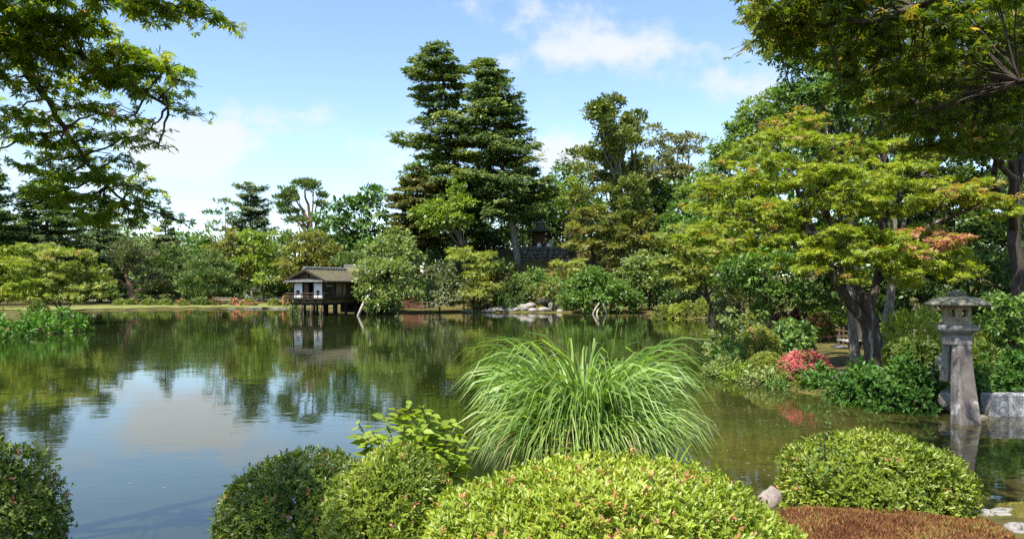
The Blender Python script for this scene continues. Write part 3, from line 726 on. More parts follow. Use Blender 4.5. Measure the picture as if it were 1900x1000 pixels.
tree('sparse_oak', 'sparse sage-coloured tree with open limbs against the sky', 'tree', 96, 1262, [(1220, 245, 24, 10), (1275, 262, 32, 11), (1240, 262, 20, 11), (1212, 272, 22, 14), (1250, 290, 30, 14), (1285, 285, 20, 10), (1230, 310, 30, 13), (1262, 322, 30, 12), (1215, 330, 24, 12), (1290, 318, 22, 10)], 'loose', 'sage', G2, r0=.3, dens=2.3, twigs=50, bark='bark',
     trunk_path=[at(1275, 500, 96), at(1272, 400, 96), at(1268, 365, 96), at(1262, 330, 96), at(1256, 290, 96), at(1262, 258, 96)])
tree('evergreen_tree', 'dark evergreen below the sparse sage tree', 'tree', 98, 1230, [(1215, 385, 30, 20), (1260, 385, 34, 22), (1225, 420, 40, 26), (1275, 425, 34, 26), (1240, 460, 50, 26)], 'broad', 'dark', G2)
tree('layered_maple', 'olive-brown maple in front of the tufted cedar trunks', 'tree', 82, 1115, [(1085, 400, 26, 12), (1120, 405, 28, 12), (1065, 425, 26, 11), (1100, 430, 30, 12), (1140, 430, 28, 12), (1075, 455, 30, 11), (1115, 458, 34, 12), (1150, 460, 22, 11), (1085, 478, 26, 9), (1128, 482, 24, 9)], 'maple', 'olive', G2, accent='rust', acc_p=.05, dens=.9)
tree('layered_maple', 'small pale maple at the foot of the stone wall', 'tree', 80, 1060, [(1035, 492, 24, 6), (1062, 497, 22, 6), (1050, 508, 26, 6), (1078, 488, 20, 5)], 'maple', 'maple_pale', G2, accent='rust', acc_p=.15)
tree('waterside_tree', 'bright green rounded bush on wooden props at the water edge', 'bush', 77, 1110, [(1105, 515, 34, 16), (1075, 535, 32, 20), (1125, 535, 36, 22), (1060, 560, 28, 20, -1), (1100, 560, 44, 20, -1), (1150, 555, 34, 24, -.5), (1180, 565, 20, 14, -.5)], 'broad', 'green', G2, dens=1.2)
tree('waterside_tree', 'pale leafy tree right of the bush on wooden props', 'tree', 79, 1205, [(1200, 478, 24, 12), (1185, 495, 30, 16), (1222, 495, 28, 16), (1170, 515, 28, 18), (1208, 520, 36, 20), (1185, 540, 30, 16)], 'broad', 'pale', G2)
tree('low_bush', 'small light bush beside the shore rocks', 'bush', 79.5, 1030, [(1030, 532, 20, 9), (1018, 545, 14, 8), (1042, 548, 12, 8)], 'broad', 'pale', G2)
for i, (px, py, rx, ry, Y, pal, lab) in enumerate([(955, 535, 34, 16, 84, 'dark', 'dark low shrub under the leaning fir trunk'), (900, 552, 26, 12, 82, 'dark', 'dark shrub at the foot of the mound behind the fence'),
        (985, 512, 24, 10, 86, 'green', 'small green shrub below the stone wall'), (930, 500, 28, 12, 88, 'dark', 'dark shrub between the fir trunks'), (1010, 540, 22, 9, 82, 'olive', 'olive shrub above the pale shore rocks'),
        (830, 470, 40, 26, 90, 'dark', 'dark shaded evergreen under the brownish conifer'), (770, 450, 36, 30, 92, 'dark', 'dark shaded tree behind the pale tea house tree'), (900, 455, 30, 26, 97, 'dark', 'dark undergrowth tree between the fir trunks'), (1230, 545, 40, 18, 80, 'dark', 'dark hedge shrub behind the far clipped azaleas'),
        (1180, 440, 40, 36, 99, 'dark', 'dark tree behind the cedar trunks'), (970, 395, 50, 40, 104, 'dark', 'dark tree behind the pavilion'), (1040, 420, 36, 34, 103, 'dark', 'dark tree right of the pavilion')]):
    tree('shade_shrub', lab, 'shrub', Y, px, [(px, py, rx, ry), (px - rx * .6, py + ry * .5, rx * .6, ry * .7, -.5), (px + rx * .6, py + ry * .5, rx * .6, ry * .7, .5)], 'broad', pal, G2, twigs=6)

# right bank, middle distance
tree('layered_maple', 'olive maple reaching over the inlet with a long bare branch', 'tree', 58, 1330, [(1225, 440, 30, 9), (1270, 425, 40, 10), (1320, 432, 40, 12), (1255, 460, 40, 11), (1300, 470, 50, 13), (1350, 465, 40, 14), (1240, 490, 32, 10), (1285, 500, 46, 13), (1335, 505, 44, 14), (1250, 518, 34, 10), (1300, 532, 44, 11)], 'maple', 'maple_pale', G3, accent='rust', acc_p=.08, dens=1.05)
tree('leafy_tree', 'tall pale camphor-like tree rising behind the big maple', 'tree', 48, 1400, [(1440, 190, 40, 22), (1400, 215, 40, 26), (1370, 250, 34, 24), (1345, 285, 34, 26), (1420, 250, 60, 40), (1330, 320, 34, 26), (1385, 310, 60, 40), (1460, 230, 50, 40), (1320, 350, 34, 26), (1360, 370, 50, 40), (1480, 190, 46, 34), (1325, 400, 44, 34), (1500, 220, 50, 40)], 'broad', 'lime_soft', G3, dens=1.0, leaf=1.1, r0=.5)
tree('leafy_tree', 'upper green bough tree between sky and overhanging maple', 'tree', 30, 1600, [(1450, 100, 34, 26), (1490, 80, 50, 40), (1540, 60, 60, 50), (1480, 130, 40, 26), (1570, 130, 60, 50), (1620, 90, 60, 60), (1500, 180, 60, 40), (1570, 200, 70, 50), (1640, 190, 70, 60)], 'broad', 'green', G3, leaf=1.35, r0=.22, twigs=40)
tree('leafy_tree', 'mid green tree filling the gap behind the big maple', 'tree', 44, 1600, [(1480, 300, 80, 50), (1560, 290, 90, 60), (1650, 300, 90, 70), (1500, 380, 90, 60), (1600, 390, 100, 70), (1700, 380, 90, 70), (1450, 440, 80, 50), (1560, 460, 100, 50), (1680, 470, 100, 50)], 'broad', 'green', G3, leaf=1.5, dens=.75)
tree('evergreen_tree', 'tall dark evergreen filling the right background', 'tree', 36, 1740, [(1640, 220, 90, 60), (1740, 240, 110, 80), (1850, 250, 90, 90), (1700, 340, 100, 70), (1820, 370, 110, 80), (1640, 400, 80, 60), (1740, 440, 110, 60), (1860, 460, 80, 70), (1560, 260, 60, 50)], 'broad', 'dark', G3, leaf=1.5, dens=.9, r0=.45)
tree('evergreen_tree', 'dark evergreen between the big maple and the right edge trunk', 'tree', 41, 1800, [(1690, 380, 80, 50), (1780, 370, 90, 50), (1870, 380, 80, 50), (1930, 420, 70, 60), (1720, 450, 90, 50), (1820, 460, 100, 50), (1640, 470, 80, 50), (1900, 500, 70, 40), (1760, 520, 100, 40)], 'broad', 'dark', G3, leaf=1.7, dens=.9)
tree('evergreen_tree', 'dark undergrowth tree behind the stone lantern', 'tree', 31, 1800, [(1700, 500, 80, 50), (1800, 510, 90, 50), (1890, 520, 70, 60), (1640, 540, 60, 40), (1740, 560, 90, 40), (1850, 575, 80, 40)], 'broad', 'dark', G3, leaf=1.5, dens=.9)
tree('leafy_tree', 'fresh green low tree under the left side of the big maple', 'tree', 36, 1430, [(1380, 500, 50, 24), (1430, 490, 60, 26), (1480, 510, 60, 30), (1400, 535, 50, 24), (1450, 550, 60, 24), (1510, 550, 50, 28), (1350, 520, 34, 20), (1420, 575, 34, 14)], 'broad', 'green', G3, leaf=1.3, dens=1.0)
tree('layered_maple', 'fresh yellow-green maple under the left limbs of the big maple', 'tree', 38, 1450, [(1310, 425, 50, 12), (1370, 420, 56, 14), (1430, 425, 56, 14), (1290, 445, 40, 10), (1345, 448, 60, 14), (1410, 455, 60, 15), (1470, 450, 50, 15), (1370, 475, 56, 13), (1440, 480, 56, 14), (1490, 490, 44, 13), (1330, 490, 40, 11)], 'maple', 'maple', G3, leaf=1.15, dens=1.1, accent='rust', acc_p=.05)
tree('leafy_tree', 'shaded green tree between maple trunks and dark wood', 'tree', 33, 1560, [(1540, 480, 60, 36), (1600, 500, 60, 40), (1560, 540, 60, 30), (1650, 470, 50, 40)], 'broad', 'dark', G3, leaf=1.4)
tree('trunk_tree', 'thick dark tree trunk at the right edge of the picture', 'tree', 26, 1888, [(1850, 200, 90, 60), (1930, 180, 90, 70), (1900, 120, 110, 60), (1790, 150, 80, 50, -4), (1760, 220, 70, 40, -3), (1850, 270, 70, 30, -3), (1840, 80, 110, 60, -4)], 'broad', 'dark', G3, leaf=1.5, r0=.32, bark='bark_dark', trunk_path=[at(1894, 640, 26), at(1890, 500, 26), at(1884, 400, 26), at(1880, 250, 26), at(1885, 120, 26)])
for lab, px0, px1, Y in (('pale spotted trunk right behind the big maple', 1648, 1660, 24.5), ('thin leaning trunk left behind the big maple', 1592, 1560, 23)):
    top = at(px1, 330, Y)
    tree('slender_tree', lab, 'tree', Y, px0, [(px1, 330, 40, 24), (px1 + 40, 355, 36, 20), (px1 - 40, 350, 36, 20)], 'maple', 'maple_dark', G3, leaf=1.7, r0=.2 if Y > 24 else .15, bark='bark_grey', trunk_path=[at(px0, 690, Y), at(px0 - (2 if Y > 24 else 12), 600, Y), at((px0 + px1) / 2, 520, Y), at(px1, 430, Y), top])

for px, py, rx, ry, Y, pal_, lab in ((1265, 400, 50, 34, 90, 'green', 'green round tree under the sparse sage tree on its right'), (1180, 420, 40, 40, 84, 'olive', 'olive tree between cedar trunks and the round green tree'), (1300, 440, 50, 40, 72, 'lime_soft', 'light green tree behind the olive maple over the inlet'), (1345, 395, 44, 34, 66, 'lime_soft', 'light green tree left behind the big maple crown'), (1390, 470, 50, 36, 52, 'green', 'mid green tree behind the low fresh green tree'), (1045, 360, 40, 34, 108, 'green', 'green tree seen between right fir and cedar'), (1115, 395, 44, 34, 97, 'green', 'green crown behind the left side of the tall cedar'), (1245, 335, 40, 34, 103, 'green', 'green crown behind the limbs of the sage tree'), (1295, 350, 40, 36, 94, 'lime_soft', 'light green crown right of the sage tree'), (1190, 330, 34, 34, 100, 'dark', 'dark crown closing the gap between cedar and sage tree'), (1220, 360, 36, 26, 101, 'dark', 'dark crown between the cedar and the sage tree'), (690, 470, 44, 30, 100, 'green', 'green tree behind the rear tea house roof'), (640, 450, 44, 30, 118, 'dark', 'dark tree behind olive dome and chestnut')):
    tree('filling_tree', lab, 'tree', Y, px, [(px, py, rx * .8, ry * .7), (px - rx * .5, py + ry * .5, rx * .6, ry * .6, -1), (px + rx * .5, py + ry * .45, rx * .6, ry * .6, 1), (px, py + ry * .95, rx, ry * .6, -1)], 'broad', pal_, G3 if px > 1250 else G2, leaf=1.15, twigs=10)
# left peninsula
tree('layered_maple', 'pale yellow-green maple on the left peninsula', 'tree', 55, 120, [(75, 462, 40, 10), (120, 475, 50, 12), (50, 490, 50, 13), (100, 500, 60, 14), (160, 500, 40, 12), (60, 525, 60, 14), (125, 525, 60, 14), (175, 525, 34, 12), (90, 550, 60, 12), (150, 550, 46, 11), (195, 545, 18, 8)], 'maple', 'maple_pale', G1, accent='rust', acc_p=.04, dens=1.0)
tree('layered_maple', 'green maple at the left edge above the fern bank', 'tree', 49, -10, [(10, 465, 40, 11), (-20, 490, 60, 14), (20, 500, 40, 12), (0, 525, 60, 13), (25, 545, 40, 11), (-20, 550, 60, 12)], 'maple', 'maple', G1, dens=1.0)

ORD = ('first', 'second', 'third', 'fourth', 'fifth', 'sixth', 'seventh', 'eighth', 'ninth', 'tenth', 'eleventh', 'twelfth', 'thirteenth', 'fourteenth', 'fifteenth', 'sixteenth', 'seventeenth', 'eighteenth', 'nineteenth', 'twentieth')
# undergrowth closing the view below the far crowns
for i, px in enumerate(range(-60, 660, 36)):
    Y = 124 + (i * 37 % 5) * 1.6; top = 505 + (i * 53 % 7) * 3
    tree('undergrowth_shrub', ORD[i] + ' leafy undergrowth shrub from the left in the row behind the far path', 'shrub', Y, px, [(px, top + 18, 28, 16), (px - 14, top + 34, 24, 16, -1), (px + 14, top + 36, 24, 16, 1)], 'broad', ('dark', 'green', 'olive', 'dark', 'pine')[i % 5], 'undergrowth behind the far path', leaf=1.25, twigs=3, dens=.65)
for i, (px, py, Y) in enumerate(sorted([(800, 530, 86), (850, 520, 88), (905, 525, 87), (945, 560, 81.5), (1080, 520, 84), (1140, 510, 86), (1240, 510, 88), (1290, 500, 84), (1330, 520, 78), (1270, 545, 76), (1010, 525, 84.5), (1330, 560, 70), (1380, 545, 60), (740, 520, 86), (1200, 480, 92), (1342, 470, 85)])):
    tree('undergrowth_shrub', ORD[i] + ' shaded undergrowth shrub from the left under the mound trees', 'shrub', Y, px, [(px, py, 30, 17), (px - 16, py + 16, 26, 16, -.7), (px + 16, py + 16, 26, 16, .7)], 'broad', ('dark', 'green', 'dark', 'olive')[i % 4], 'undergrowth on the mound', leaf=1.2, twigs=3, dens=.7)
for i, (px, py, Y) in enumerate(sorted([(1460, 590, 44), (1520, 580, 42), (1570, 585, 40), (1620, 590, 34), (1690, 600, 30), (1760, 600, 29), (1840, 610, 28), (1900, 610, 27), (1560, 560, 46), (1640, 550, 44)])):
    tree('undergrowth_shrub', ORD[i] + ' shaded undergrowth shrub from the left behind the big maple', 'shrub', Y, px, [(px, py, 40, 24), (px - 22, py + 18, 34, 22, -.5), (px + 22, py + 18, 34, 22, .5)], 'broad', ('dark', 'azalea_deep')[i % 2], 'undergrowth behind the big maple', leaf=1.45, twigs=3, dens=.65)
# ------------------------------------------------------------------ tea house on stilts
def local_root(name, label, cat, loc, rz):
    return thing(name, label, cat, loc, None, rz)
def tea_house():
    # local axes: x along the gable front (right), y backwards, origin at front centre on the water
    th = math.radians(-25)
    c = at(572, 585, 71.5)
    root = local_root('tea_house', 'wooden tea house on stilts over the pond with mossy gabled roof', 'house', (c[0], 71.5, 0), th)
    W, L = 3.5, 5.2
    zd, zw, ze, za = 1.62, 1.72, 3.25, 4.28
    # stilts
    for y in (-.25, 1.6, 3.4, 5.0):
        for x in (-1.75, -.6, .6, 1.75):
            MB().tube([(x, y, -.7), (x + random.uniform(-.03, .03), y, .6), (x, y, 1.0)], [.13, .12, .12], 8).obj('stilt', M['wood_mid'] if y < 0 else M['wood_dark'], root, smooth=True)
    MB().box((0, L / 2 - .1, 1.10), (W + .25, L + .5, .2)).obj('floor_beam', M['wood_dark'], root)
    MB().box((0, -.02, 1.36), (W - .1, .1, .30)).obj('skirt_panel', M['ochre'], root)
    MB().box((W / 2 - .02, L / 2, 1.36), (.1, L - .2, .30)).obj('skirt_panel', M['ochre'], root)
    MB().box((-W / 2 + .02, L / 2, 1.36), (.1, L - .2, .30)).obj('skirt_panel', M['ochre'], root)
    MB().box((0, L / 2 - .05, zd - .04), (W + 1.2, L + 1.2, .1)).obj('deck', M['wood_dark'], root)
    # railing
    for (a, b) in (((-W / 2 - .5, -.6), (W / 2 + .5, -.6)), ((W / 2 + .5, -.6), (W / 2 + .5, L))):
        rl = MB().tube([(a[0], a[1], zd + .48), (b[0], b[1], zd + .48)], .035, 6).tube([(a[0], a[1], zd + .2), (b[0], b[1], zd + .2)], .025, 6).obj('railing', M['wood_mid'], root)
        for t in np.linspace(0, 1, 8):
            x, y = a[0] + (b[0] - a[0]) * t, a[1] + (b[1] - a[1]) * t
            if (a[0] == W / 2 + .5) and t == 0: continue
            MB().box((x, y, zd + .26), (.06, .06, .5)).obj('railing_post', M['wood_dark'], rl)
    for x in np.linspace(-W / 2 - .2, W / 2 + .2, 5):      # brackets under the deck
        MB().hexa([(x - .04, -.05, 1.22), (x + .04, -.05, 1.22), (x + .04, .03, 1.22), (x - .04, .03, 1.22), (x - .04, -.58, 1.53), (x + .04, -.58, 1.53), (x + .04, -.48, 1.53), (x - .04, -.48, 1.53)]).obj('bracket', M['wood_dark'], root)
    # body: corner posts, walls
    for x in (-W / 2, W / 2):
        for y in (0, L * .33, L * .66, L):
            MB().box((x, y, (zd + ze) / 2), (.13, .13, ze - zd + .1)).obj('post', M['wood_dark'], root)
    for x in (-.62, .62): MB().box((x, 0, (zd + ze) / 2), (.10, .10, ze - zd + .1)).obj('post', M['wood_dark'], root)
    MB().box((0.02, 0, (zd + ze) / 2 - .1), (.09, .07, ze - zd - .2)).obj('post', M['wood_red'], root)
    MB().box((0, 2.2, (zd + ze) / 2), (W - .3, .06, ze - zd)).obj('inner_wall', M['interior_shade'], root)  # coloured near-black to read as the unlit room
    MB().box((0, L, (zd + ze) / 2), (W, .08, ze - zd)).obj('rear_wall', M['wood_dark'], root)
    MB().box((-W / 2, L / 2, (zd + ze) / 2), (.06, L, ze - zd)).obj('side_wall', M['wood_dark'], root)
    MB().box((W / 2 - .02, L / 2, (zd + ze) / 2), (.05, L, ze - zd)).obj('side_wall', M['wood_mid'], root)
    for y0, y1, mt in ((.25, 1.3, 'wood_dark'), (1.9, 2.7, 'ochre'), (3.0, 3.35, 'bamboo')):
        MB().box((W / 2 + .035, (y0 + y1) / 2, zd + .75), (.05, y1 - y0, 1.3)).obj('side_panel', M[mt], root)
    MB().box((W / 2 + .07, .8, zd + 1.2), (.05, .9, .22)).obj('hanging_blind', M['bamboo'], root)
    # white plaster front panels with a small opening each (built as four pieces round the hole)
    for x0, x1, wx0, wx1, wz0, wz1 in ((-1.66, -.70, -1.42, -1.02, zd + .32, zd + .74), (.70, 1.66, .98, 1.36, zd + .32, zd + .74)):
        m_ = MB(); z0, z1 = zd + .06, zd + 1.42
        m_.box(((x0 + wx0) / 2, 0, (z0 + z1) / 2), (wx0 - x0, .06, z1 - z0)); m_.box(((wx1 + x1) / 2, 0, (z0 + z1) / 2), (x1 - wx1, .06, z1 - z0))
        m_.box(((wx0 + wx1) / 2, 0, (z0 + wz0) / 2), (wx1 - wx0, .06, wz0 - z0)); m_.box(((wx0 + wx1) / 2, 0, (wz1 + z1) / 2), (wx1 - wx0, .06, z1 - wz1))
        pn = m_.obj('wall_panel', M['plaster'], root)
        MB().box(((wx0 + wx1) / 2, .07, (wz0 + wz1) / 2), (wx1 - wx0, .03, wz1 - wz0)).obj('opening_dark_sheet', M['interior_shade'], pn)  # near-black sheet behind the hole, painted as the shade within
    MB().box((-.35, .08, zd + .75), (.42, .04, 1.3)).obj('sliding_screen', M['wood_mid'], root)
    # pent roof under the gable with a row of tiles
    MB().hexa([(-W / 2 - .5, -.75, ze - .10), (W / 2 + .5, -.75, ze - .10), (W / 2 + .45, .1, ze + .16), (-W / 2 - .45, .1, ze + .16),
               (-W / 2 - .5, -.75, ze - .04), (W / 2 + .5, -.75, ze - .04), (W / 2 + .45, .1, ze + .22), (-W / 2 - .45, .1, ze + .22)]).obj('pent_roof', M['roof_tile'], root)
    for i in range(17):
        x = -W / 2 - .42 + i * (W + .84) / 16
        MB().tube([(x, -.78, ze - .03), (x, .08, ze + .24)], .045, 6).obj('roof_tile', M['roof_tile'], root)
    # gable triangle
    mg = MB(); mg.add([(-W / 2 - .2, .1, ze + .2), (W / 2 + .2, .1, ze + .2), (0, .1, za - .12), (-W / 2 - .2, .16, ze + .2), (W / 2 + .2, .16, ze + .2), (0, .16, za - .12)], [(0, 1, 2), (5, 4, 3), (0, 3, 4, 1), (1, 4, 5, 2), (2, 5, 3, 0)])
    mg.obj('gable_wall', M['wood_mid'], root)
    MB().box((0, .06, (ze + za) / 2 + .05), (.1, .08, za - ze - .2)).obj('gable_post', M['wood_dark'], root)
    ew = W / 2 + .85; yb0, yb1 = -.55, L + .5
    for sgn in (-1, 1):
        # roof slope, slightly curved, eight boards of bark each
        prev = None; nsl = 6; ts = np.linspace(0, 1, nsl + 1)
        sl = None
        for k in range(nsl):
            a, b = ts[k], ts[k + 1]
            def pt(t): return sgn * ew * t, za - (za - ze + .12) * t + .10 * t * (t - 1) * -1 * -1
            (xa, zaa), (xb, zbb) = pt(a), pt(b)
            th_ = .13; dz = .02 * (nsl - k)
            m_ = MB().hexa([(xa, yb0, zaa + dz * 0), (xb + sgn * .03, yb0, zbb), (xb + sgn * .03, yb1, zbb), (xa, yb1, zaa),
                            (xa, yb0, zaa + th_), (xb + sgn * .03, yb0, zbb + th_ + .012), (xb + sgn * .03, yb1, zbb + th_ + .012), (xa, yb1, zaa + th_)])
            if sl is None: sl = m_.obj('roof', M['roof_bark'], root)
            else: m_.obj('roof_course', M['roof_bark'], sl)
        # barge boards
        MB().hexa([(0, yb0 - .06, za - .08), (sgn * (ew + .05), yb0 - .06, ze - .2), (sgn * (ew + .05), yb0, ze - .2), (0, yb0, za - .08),
                   (0, yb0 - .06, za + .1), (sgn * (ew + .05), yb0 - .06, ze), (sgn * (ew + .05), yb0, ze), (0, yb0, za + .1)]).obj('barge_board', M['wood_dark'], root)
    rd = MB().box((0, (yb0 + yb1) / 2, za + .17), (.34, yb1 - yb0 + .1, .10)).obj('ridge', M['roof_tile'], root)
    MB().tube([(0, yb0 - .08, za + .27), (0, yb1 + .08, za + .27)], .08, 8).obj('ridge_cap', M['roof_tile'], rd)
    for y in np.arange(yb0 + .2, yb1, .42): MB().box((0, y, za + .20), (.40, .07, .14)).obj('ridge_tile', M['roof_tile'], rd)
    # rear hall with a higher ridge
    y0 = L + .7
    MB().box((1.4, y0 + 1.6, 1.9), (4.6, 3.0, 3.6)).obj('rear_hall', M['wood_dark'], root)
    for sgn in (-1, 1):
        MB().hexa([(-1.4, y0 + 1.6, 4.72), (4.4, y0 + 1.6, 4.72), (4.4, y0 + 1.6 + sgn * 2.1, 3.6), (-1.4, y0 + 1.6 + sgn * 2.1, 3.6),
                   (-1.4, y0 + 1.6, 4.86), (4.4, y0 + 1.6, 4.86), (4.4, y0 + 1.6 + sgn * 2.1, 3.74), (-1.4, y0 + 1.6 + sgn * 2.1, 3.74)]).obj('rear_roof', M['roof_bark'], root)
    MB().box((1.5, y0 + 1.6, 4.92), (6.0, .34, .16)).obj('ridge', M['roof_tile'], root)
tea_house()
a, b = at(661, 586, 71.0), at(685, 546, 71.8)
tag(MB().tube([a - (0, 0, .4), a * .5 + b * .5 + (0, 0, .03), b], [.14, .125, .11], 9).obj('support_pole', M['pole'], smooth=True), 'pale wooden pole propping the tree beside the tea house', 'pole')
for lab, p, q in (('left wooden prop under the round green bush', (1098, 582), (1112, 562)), ('short middle wooden prop under the round green bush', (1106, 582), (1111, 572)), ('right wooden prop under the round green bush', (1127, 582), (1119, 564))):
    a, b = at(*p, 75.2), at(*q, 75.8)
    tag(MB().tube([a - (0, 0, .3), (a + b) / 2, b], [.09, .085, .08], 8).obj('wooden_prop', M['pole'], smooth=True), lab, 'prop', 'props of the waterside bush')

# ------------------------------------------------------------------ bamboo fences
def fence(label, pts, h=.75, step=.55, rails=(.3, .6), post=.035, mat='bamboo'):
    P = [np.array((x, y, gz(x, y))) for x, y in pts]
    root = thing('bamboo_fence', label, 'fence', P[0])
    off = P[0]
    me = None
    for z in rails:
        MB().tube([p + (0, 0, h * z / .75) - off for p in P], post * .8, 6).obj('rail', M[mat], root)
    for a, b in zip(P[:-1], P[1:]):
        n = max(1, int(np.linalg.norm(b - a) / step))
        for i in range(n):
            p = a + (b - a) * i / n; p[2] = gz(p[0], p[1])
            if me is None: me = MB().tube([(0, 0, -.15), (0, 0, h * .5), (0, 0, h)], [post, post, post * .9], 6).mesh('picket', M[mat])
            o = obj('picket', me, root, p - off + np.array((0, -.03, 0))); o.rotation_euler = (random.uniform(-.03, .03), random.uniform(-.03, .03), random.random())
    return root
def wp(px, Y): return ((px - CX) / FOC * Y, Y)
fence('low bamboo fence along the far shore path', [wp(205, 113), wp(300, 115), wp(420, 116.5), wp(545, 117)], step=.62, h=.62, post=.06, mat='pole')
fence('low bamboo fence behind the grey-green bush', [wp(778, 81.5), wp(830, 81.8), wp(875, 82)], h=.95, step=.4)
fence('bamboo fence on top of the mound stone wall', [wp(966, 91), wp(1000, 90.6), wp(1050, 90.8)], h=.6, step=.5)
fence('bamboo fence at the foot of the mound stone wall', [wp(990, 85.8), wp(1050, 85.8)], h=.6, step=.5)
fence('bamboo fence behind the magenta azaleas', [wp(1432, 45), wp(1475, 44), wp(1520, 43)], h=.9, step=.45)
fence('bamboo fence between the two thin maple trunks', [wp(1556, 31), wp(1600, 30)], h=.85, step=.22, rails=(.25, .42, .6), mat='wood_mid')
fence('short picket fence behind the bamboo grass', [wp(1670, 29), wp(1735, 28)], h=.95, step=.22)
fence('bamboo fence in shade behind the olive maple', [wp(1180, 84), wp(1240, 82), wp(1290, 80)], h=.9, step=.5)
# reddish plank fence seen between the leaves beside the tea house
c = at(767, 556, 83)
root = thing('plank_fence', 'reddish plank fence between tea house tree and grey-green bush', 'fence', (c[0], 83, gz(c[0], 83)))
for i in range(9): MB().box((-1.0 + i * .25, 0, .75), (.22, .05, 1.5)).obj('plank', M['wood_red'], root)
MB().box((0, -.05, 1.2), (2.4, .05, .1)).obj('rail', M['wood_dark'], root)

# gravel path and grass bank on the far shore
path = np.array([wp(x, y) for x, y in ((150, 120), (300, 119.5), (420, 120), (545, 120.5), (640, 118))])
def strip(name, pts, w, mat, dz=.02, label=None, n=60):
    t = np.linspace(0, len(pts) - 1, n); c = np.stack([np.interp(t, np.arange(len(pts)), pts[:, j]) for j in (0, 1)], 1)
    T = nrm(np.gradient(c, axis=0)); S = np.stack([-T[:, 1], T[:, 0]], 1)
    V = []
    for k in np.linspace(-1, 1, 7):
        q = c + S * w / 2 * k; V.append(np.stack([q[:, 0], q[:, 1], ground(q[:, 0], q[:, 1]) + dz], 1))
    V = np.concatenate(V); i = np.arange(7 * n).reshape(7, n)
    F = np.stack([i[:-1, :-1], i[:-1, 1:], i[1:, 1:], i[1:, :-1]], -1).reshape(-1, 4)
    o = structure(obj(name, mesh_np(name, V, F, mat, smooth=True)))
    if label: o['label'] = label
    return o
M['gravel'] = noise_mat('gravel', [(.34, .31, .26), (.46, .43, .37)], 6.0, bump=.4)
M['lawn'] = noise_mat('grass_bank', [(.10, .12, .03), (.16, .175, .045), (.21, .21, .06)], 1.2, bump=.6, bscale=9)
strip('gravel_path', path, 6.5, M['gravel'], .12, 'pale gravel path on the far shore')
bankp = np.array([(-52.5, 78), (-50.6, 85.5), (-44.5, 92.5), (-37.5, 96.2), (-27.5, 97.4), (-21, 94)])
strip('grass_bank', bankp, 7.4, M['lawn'], .06, 'sunlit grass bank of the far shore')

# ------------------------------------------------------------------ rocks
def rock_mesh(seed, mat, flat=.6, ang=.5):
    rg = np.random.default_rng(seed)
    import bmesh
    bm = bmesh.new(); bmesh.ops.create_icosphere(bm, subdivisions=3, radius=1)
    pl = [(nrm(rg.normal(size=3)), rg.uniform(.55, .9)) for _ in range(9)]
    ph = rg.uniform(0, 6, 6)
    for v in bm.verts:
        p = np.array(v.co)
        for n, d in pl:
            e = p @ n - d
            if e > 0: p = p - n * e * (.6 + ang * .4)
        p = p * (1 + .05 * math.sin(p[0] * 5 + ph[0]) * math.sin(p[1] * 4 + ph[1]) + .035 * math.sin(p[2] * 9 + ph[2] + p[0] * 7))
        p[2] *= flat; v.co = p
    me = bpy.data.meshes.new('rock'); bm.to_mesh(me); bm.free()
    me.polygons.foreach_set('use_smooth', np.ones(len(me.polygons), bool)); me.materials.append(M[mat])
    return me
ROCKS = {}
def rock(name, label, px, py, wpx, hpx, Y, mat='stone', rz=0, group=None, seed=1, depth=.8, top=None):
    key = (seed, mat)
    if key not in ROCKS: ROCKS[key] = rock_mesh(seed, mat, 1.0)
    s = Y / FOC; c = at(px, py, Y)
    o = obj(name, ROCKS[key], None, c); o.scale = (wpx * s / 1.7, wpx * s * depth / 1.7, hpx * s / 1.7); o.rotation_euler = (0, 0, rz)
    return tag(o, label, 'rock', group)
GR = 'rocks on the shore below the mound'
for i, (px, py, w_, h_, lab, mt) in enumerate([(972, 572, 18, 16, 'upright pale rock at the left end of the bright shore rocks', 'stone_pale'), (985, 567, 22, 12, 'rounded pale rock above the bright shore rocks', 'stone_pale'), (988, 576, 22, 10, 'low pale rock touching the water below the mound', 'stone_pale'),
        (1012, 575, 30, 11, 'longest bright rock on the mound shore', 'stone_pale'), (1026, 568, 18, 12, 'pale rock under the small light bush', 'stone_pale'), (935, 574, 50, 10, 'long flat grey slab at the foot of the mound', 'stone'), (905, 577, 34, 8, 'low grey slab at the left end of the mound shore', 'stone'),
        (1040, 577, 16, 8, 'small rock at the left foot of the propped bush', 'stone_pale'), (995, 545, 20, 12, 'dark rock half way up the bank', 'stone'), (1015, 560, 30, 12, 'brown rock behind the bright shore rocks', 'stone'), (870, 578, 24, 7, 'low rock under the pale maple', 'stone'), (1170, 579, 22, 7, 'low rock right of the propped bush', 'stone')]):
    rock('shore_rock', lab, px, py, w_, h_, 78.6 + (582 - py) * .18, mt, i * .7, GR, seed=i % 5 + 1)
for i, (px, lab) in enumerate(((240, 'leftmost edging stone of the far grass bank'), (300, 'edging stone below the left clipped shrubs'), (350, 'edging stone left of the round pine'), (420, 'edging stone below the red azaleas'), (470, 'edging stone below the walking couple'), (515, 'edging stone left of the tea house'))):
    rock('edging_stone', lab, px, 572.0, 34, 3, 93.0, 'stone', 0, 'stones along the far shore', seed=i % 5 + 1, depth=.2)

